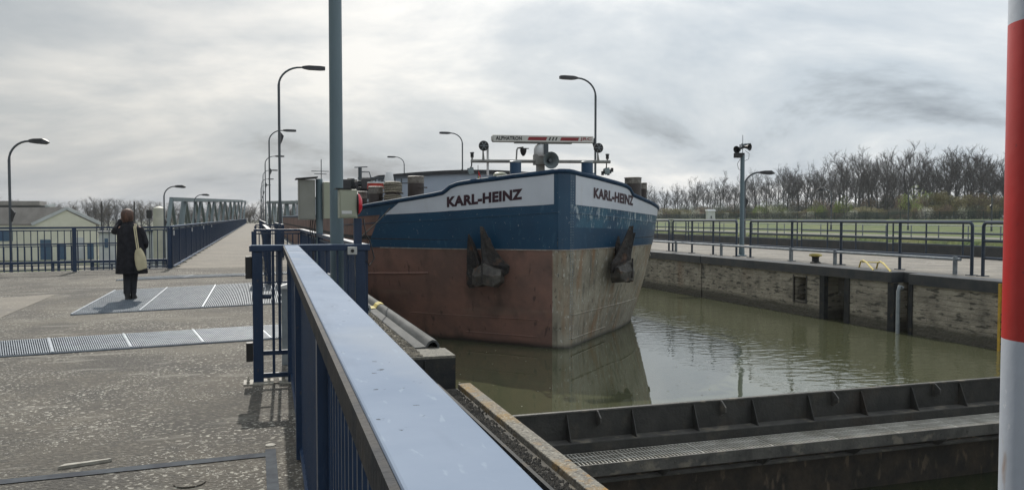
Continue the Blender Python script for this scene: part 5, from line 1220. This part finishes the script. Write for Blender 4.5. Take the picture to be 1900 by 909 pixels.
# ------------------------------------------------------------------ trees
def make_tree(name, seed, H, label, group, spread=.45, low=.25, mat2=None, dens=1.0):
    r = random.Random(seed); t = thing(name, label, 'tree', (0,0,0), group); tr = MB(); cr_ = MB()
    def limb(b, p, d, ln, r0, r1, n, seg, wob):
        pts = [p]; d = Vector(d).normalized()
        for i in range(seg):
            d = (d + Vector((r.uniform(-1,1), r.uniform(-1,1), r.uniform(-.5,.9)))*wob).normalized(); pts.append(pts[-1]+d*(ln/seg))
        b.tube(pts, [r0+(r1-r0)*i/seg for i in range(seg+1)], n, cap=False); return pts
    tp = limb(tr, Vector((0,0,-.3)), (r.uniform(-.05,.05),r.uniform(-.05,.05),1), H*.72, .016*H, .006*H, 7, 7, .06)
    def ribbon(p, d, ln, w):
        q = p+d*ln*.5+Vector((r.uniform(-1,1),r.uniform(-1,1),r.uniform(-.2,1)))*ln*.1; e = p+d*ln+Vector((0,0,ln*.12)); s_ = d.orthogonal().normalized(); s_ = (Matrix.Rotation(r.uniform(0,3.1),3,d)@s_)*w/2
        o = len(cr_.v); cr_.v += [tuple(p-s_),tuple(p+s_),tuple(q-s_*.8),tuple(q+s_*.8),tuple(e)]
        cr_.f += [(o,o+1,o+3,o+2),(o+2,o+3,o+4)]; cr_.mi += [0,0]
    nl = int(11*dens)
    for i in range(nl):
        f = low + (1-low)*(i+.5)/nl; k = min(len(tp)-2, int(f*(len(tp)-1))); p = Vector(tp[k]).lerp(Vector(tp[k+1]), f*(len(tp)-1)-k)
        az = r.uniform(0, 6.283) if i else 0; el = r.uniform(.5,1.1)+f*.25; d = Vector((math.cos(az)*math.cos(el), math.sin(az)*math.cos(el), math.sin(el)))
        ln = H*(.40-.12*f)*r.uniform(.8,1.15)*(1+spread*.3); lp = limb(tr, p, d, ln, .0062*H*(1.2-f*.5), .0022*H, 5, 5, .16)
        for j in range(7):
            g = r.uniform(.2,1); k2 = min(4, int(g*5)); p2 = Vector(lp[k2]).lerp(Vector(lp[k2+1]), g*5-k2 if g < 1 else 0)
            d2 = (Vector((r.uniform(-1,1), r.uniform(-1,1), r.uniform(.0,1.3)))+ d*.7).normalized(); l2 = ln*.42*r.uniform(.6,1.1); bp_ = limb(cr_, p2, d2, l2, .0026*H, .0012*H, 3, 3, .2)
            for m_ in range(7):
                g3 = r.uniform(.15,1); k3 = min(2, int(g3*3)); p3 = Vector(bp_[k3]).lerp(Vector(bp_[k3+1]), min(1,g3*3-k3)); d3 = (Vector((r.uniform(-1,1), r.uniform(-1,1), r.uniform(-.2,1.2)))+d2*.6).normalized(); l3 = l2*.5*r.uniform(.6,1.2)
                ribbon(p3, d3, l3, .0022*H)
                for _ in range(3):
                    d4 = (Vector((r.uniform(-1,1), r.uniform(-1,1), r.uniform(-.2,1)))+d3*.7).normalized(); ribbon(p3+d3*l3*r.uniform(.3,.9), d4, l3*.55, .0016*H)
    tr.build('trunk', bark, t, smooth=True); cr_.build('crown', mat2 or twig_m, t)
    return t
used = set()
def place(protos, i, loc, rz, s, label, sz=None):
    p = protos[i]
    sz = sz or s
    if i not in used_now:
        used_now.add(i); p.location = loc; p.rotation_euler = (0,0,rz); p.scale = (s,s,sz); p['label'] = label; return p
    return dup(p, loc, rz, label, (s,s,sz))
H0 = 15.0
protos = [make_tree('bare_tree', 20+i, H0, 'x', 'bare trees of the wood on the right', dens=[1,1.15,.9,1.1,1,.85][i]) for i in range(6)]
used_now = set(); rt_ = random.Random(4)
prof_px = [(1180,352),(1205,346),(1300,335),(1400,318),(1500,302),(1580,287),(1650,272),(1760,272),(1880,276),(1960,280)]
def ytop(px):
    for (a_, ya), (c_, yc) in zip(prof_px[:-1], prof_px[1:]):
        if a_ <= px <= c_: return ya+(yc-ya)*(px-a_)/(c_-a_)
    return 345
def bankz(x_):
    for (a_, za_), (c_, zc_) in zip(prof[:-1], prof[1:]):
        if a_ <= x_ <= c_: return za_+(zc_-za_)*(x_-a_)/(c_-a_)
    return 1
lab_t = {0:'bare leafless tree in the front row of the wood on the right bank', 1:'bare leafless tree in the middle of the wood on the right bank', 2:'bare leafless tree at the back of the wood on the right bank'}
prof = [(46,-1.4),(46.2,-.15),(52,-.1),(60,-.35),(80,.35),(100,1.05),(125,1.25),(160,1.0),(260,1.0),(900,2.0)]
for row, (Xr, step, dy) in enumerate(((138,23,6),(152,21,0),(172,20,-2))):
    px = 1186+row*7
    while px < 1960:
        xx_ = Xr+rt_.uniform(-5,5); r_ = ray(px, 404); y_ = r_.y/r_.x*xx_; d_ = xx_*sy+y_*cy
        zt_ = 1.5+((404-ytop(min(max(px,1181),1955)))*rt_.choice([.78,.9,1,1.02,1.06])-dy+rt_.uniform(-6,6)+(5 if row else 0))*d_/F; z0_ = bankz(xx_)
        h_ = (zt_-z0_); s = h_/H0/1.16
        place(protos, rt_.randrange(6), (xx_, y_, z0_), rt_.uniform(0,6.28), s*rt_.uniform(.95,1.2), lab_t[row], s)
        px += step*rt_.uniform(.7,1.25)
# left and far tree belt
protos = [make_tree('bare_tree', 50+i, 10.0, 'x', 'bare trees on the far left horizon', spread=1.2, low=.12, mat2=[twig_w, twig_m, twig_w][i]) for i in range(3)]
used_now = set()
px = -30
while px < 700:
    for row in (0,1):
        d_ = rt_.uniform(190, 230)+row*50; p_ = atD(px+row*6, 404, d_); top = 378 + (6 if px > 300 else 0) + (4 if px < 130 else 0) + rt_.uniform(-5,6); zt_ = 1.5+(404-top)*d_/F
        s = (zt_+2.8)/10/.95; place(protos, rt_.randrange(3), (p_.x, p_.y, -2.8), rt_.uniform(0,6.28), s*1.35, 'low bare tree in the distant belt on the left horizon', s)
    px += rt_.uniform(11, 20)

# bushes
def make_bush(name, seed, mat, label, n=1500, blob=5, leaf=.07, group=None, upf=1.0):
    r = random.Random(seed); t = thing(name, label, 'shrub', (0,0,0), group)
    b = MB(); st = MB(); cs = [(r.uniform(-.55,.55), r.uniform(-.5,.5), r.uniform(.3,.75), r.uniform(.25,.45)) for _ in range(blob)]
    for (x_,y_,z_,rr_) in cs: st.tube([(x_*.2,y_*.2,-.02),(x_*.6,y_*.6,z_*.5),(x_,y_,z_+rr_*.5)], [.02,.012,.004], 4)
    for _ in range(int(n*.25)):
        c_ = cs[r.randrange(blob)]; a_ = r.uniform(0,6.28); st.tube([(c_[0]*.5,c_[1]*.5,.1),(c_[0]+c_[3]*math.cos(a_)*r.random(),c_[1]+c_[3]*math.sin(a_)*r.random(),c_[2]+c_[3]*r.uniform(0,1.1))], [.006,.002], 3, cap=False) if _ % 6 == 0 else None
    for _ in range(n):
        c_ = cs[r.randrange(blob)]; v_ = Vector((r.gauss(0,1),r.gauss(0,1),r.gauss(0,1))).normalized()*c_[3]*r.random()**.4
        p_ = Vector((c_[0],c_[1],c_[2]))+v_
        if p_.z < 0: p_.z = abs(p_.z)*.6
        s_ = leaf*r.uniform(.5,1.2); a_ = Vector((r.uniform(-1,1),r.uniform(-1,1),r.uniform(-1,1)*upf)).normalized(); b_ = a_.orthogonal().normalized()
        b.add([p_-a_*s_, p_+b_*s_*.4, p_+a_*s_, p_-b_*s_*.4], [(0,1,2,3)])
    b.build('foliage', mat, t); st.build('stems', bark, t); return t
bp = {'olive': make_bush('shrub', 1, leaf_o, 'x', 2300, 6, .035), 'green': make_bush('shrub', 2, leaf_g, 'x', 1600, 6, .035), 'brown': make_bush('shrub', 3, leaf_b, 'x', 2300, 7, .032), 'dull': make_bush('shrub', 4, leaf_d, 'x', 2300, 6, .035), 'white': make_bush('blossom_shrub', 5, bloom, 'x', 900, 7, .032)}
used_now = set(); bl = {'olive':'olive brown shrub along the foot of the wood','green':'fresh green shrub along the foot of the wood','brown':'brown leafless scrub at the foot of the wood','dull':'dull green shrub in the undergrowth of the wood','white':'white blossoming shrub along the green fence'}
for k, v_ in bp.items(): v_['group'] = 'shrubs along the foot of the wood'
def bush(kind, px, py_top, X_, wpx, lab=None):
    r_ = ray(px, 404); y_ = r_.y/r_.x*X_; d_ = X_*sy+y_*cy; z0_ = bankz(X_)-.1; h_ = max(.8, 1.5+(404-py_top)*d_/F-z0_); w_ = wpx*d_/F/2/.85
    place(bp, kind, (X_, y_, z0_), rt_.uniform(0,6.28), w_, lab or bl[kind], h_/1.08)
px = 1196
while px < 1960:
    X_ = 128+rt_.uniform(-3,4)
    if px > 1680: top = 352+rt_.uniform(-10,12); k = rt_.choice(['olive','brown','olive','green','dull'])
    elif px > 1590: top = 380+rt_.uniform(-8,8); k = rt_.choice(['brown','dull','olive'])
    elif px > 1320: top = 381+rt_.uniform(-8,10); k = rt_.choice(['dull','olive','dull','green'])
    else: top = 386+rt_.uniform(-6,8); k = rt_.choice(['brown','olive','dull'])
    bush(k, px, top, X_, rt_.uniform(34,60)*(1.3 if px > 1680 else 1)); px += rt_.uniform(13,22)
px = 1192
while px < 1960:
    hh = (404-ytop(min(px,1950)))*.33
    bush(rt_.choice(['dull','dull','brown']), px, 404-hh+rt_.uniform(-8,8), 146+rt_.uniform(-5,5), rt_.uniform(45,75), 'grey undergrowth shrub between the trunks of the wood'); px += rt_.uniform(15,24)
px = 1200
while px < 1960:
    bush(rt_.choice(['brown','olive','dull']), px, 392+rt_.uniform(-5,5)-(10 if px > 1690 else 0), 120, rt_.uniform(30,50)); px += rt_.uniform(16,26)
for px, top, w_ in ((1222,391,22),(1272,390,20),(1290,386,22),(1412,385,26),(1436,374,30),(1462,386,22),(1580,386,26),(1789,378,28),(1715,380,40),(1500,390,24),(1345,392,20)): bush('white', px, top, 116, w_)
for px, top, w_ in ((1415,372,34),(1518,373,40),(1563,362,34),(1700,368,40)): bush('green', px, top, 122, w_)

# green mesh fence along the bank
fg = pm('fence_green', (.02,.04,.035), (.03,.05,.04), 2, .6)
t = thing('mesh_fence', 'long dark green mesh fence along the top of the grass bank', 'fence', (108, 100, 1.05)); XF = 108
zf_ = bankz(XF); ya_f, yb_f = 40, 300
b = MB(); y_ = ya_f
while y_ < yb_f: MB().bar((XF,y_,zf_-.2),(XF,y_,zf_+1.45),.09).build('post', fg, t); y_ += 2.8
pass
b = MB(); y_ = ya_f
while y_ < yb_f: b.bar((XF,y_,zf_-.1),(XF,y_,zf_+1.38),.035); y_ += .16
for zz_ in (.1,.5,.9,1.36): b.bar((XF+.04,ya_f,zf_+zz_),(XF+.04,yb_f,zf_+zz_),.03)
b.build('mesh_panels', fg, t)
# white cabinet on the bank
a_ = atX(1318, 410, 100); z0_ = 1.0; d_ = a_.x*sy+a_.y*cy; hw = 9*d_/F; zt_ = 1.5+(404-388.5)*d_/F
t = thing('white_kiosk', 'small white cabinet with a slanted lid on the grass bank', 'cabinet', (a_.x, a_.y, z0_)); z0_ -= .2
MB().prism([(a_.x-hw*.8,a_.y-.5,z0_),(a_.x+hw*.9,a_.y-.5,z0_),(a_.x+hw*.8,a_.y-.5,zt_-.4),(a_.x-hw*.8,a_.y-.5,zt_-.4)], (0,1,0)).build('housing', white_m, t)
MB().prism([(a_.x-hw,a_.y-.7,zt_-.4),(a_.x+hw,a_.y-.7,zt_-.4),(a_.x+hw*.9,a_.y-.2,zt_),(a_.x-hw*.9,a_.y-.2,zt_)], (0,1,0)).build('lid', white_m, t)
MB().box(a_.x-.25,a_.y-.54,z0_+.5,a_.x+.1,a_.y-.501,z0_+1.1).build('vent', lamp_m, t)

# ------------------------------------------------------------------ haze
hz = bpy.data.materials.new('haze'); hz.use_nodes = True; t_ = hz.node_tree; t_.nodes.clear()
o_ = nn(t_, 'ShaderNodeOutputMaterial'); v_ = nn(t_, 'ShaderNodeVolumePrincipled'); t_.links.new(v_.outputs[0], o_.inputs['Volume'])
v_.inputs['Density'].default_value = .00030; v_.inputs['Color'].default_value = (.80,.86,.93,1); v_.inputs['Anisotropy'].default_value = 0.0
MB().box(-1230, -130, -6, 930, 1430, 34).build('haze', hz, kind='stuff', label='thin pale haze over the whole lock and the far wood', category='haze')
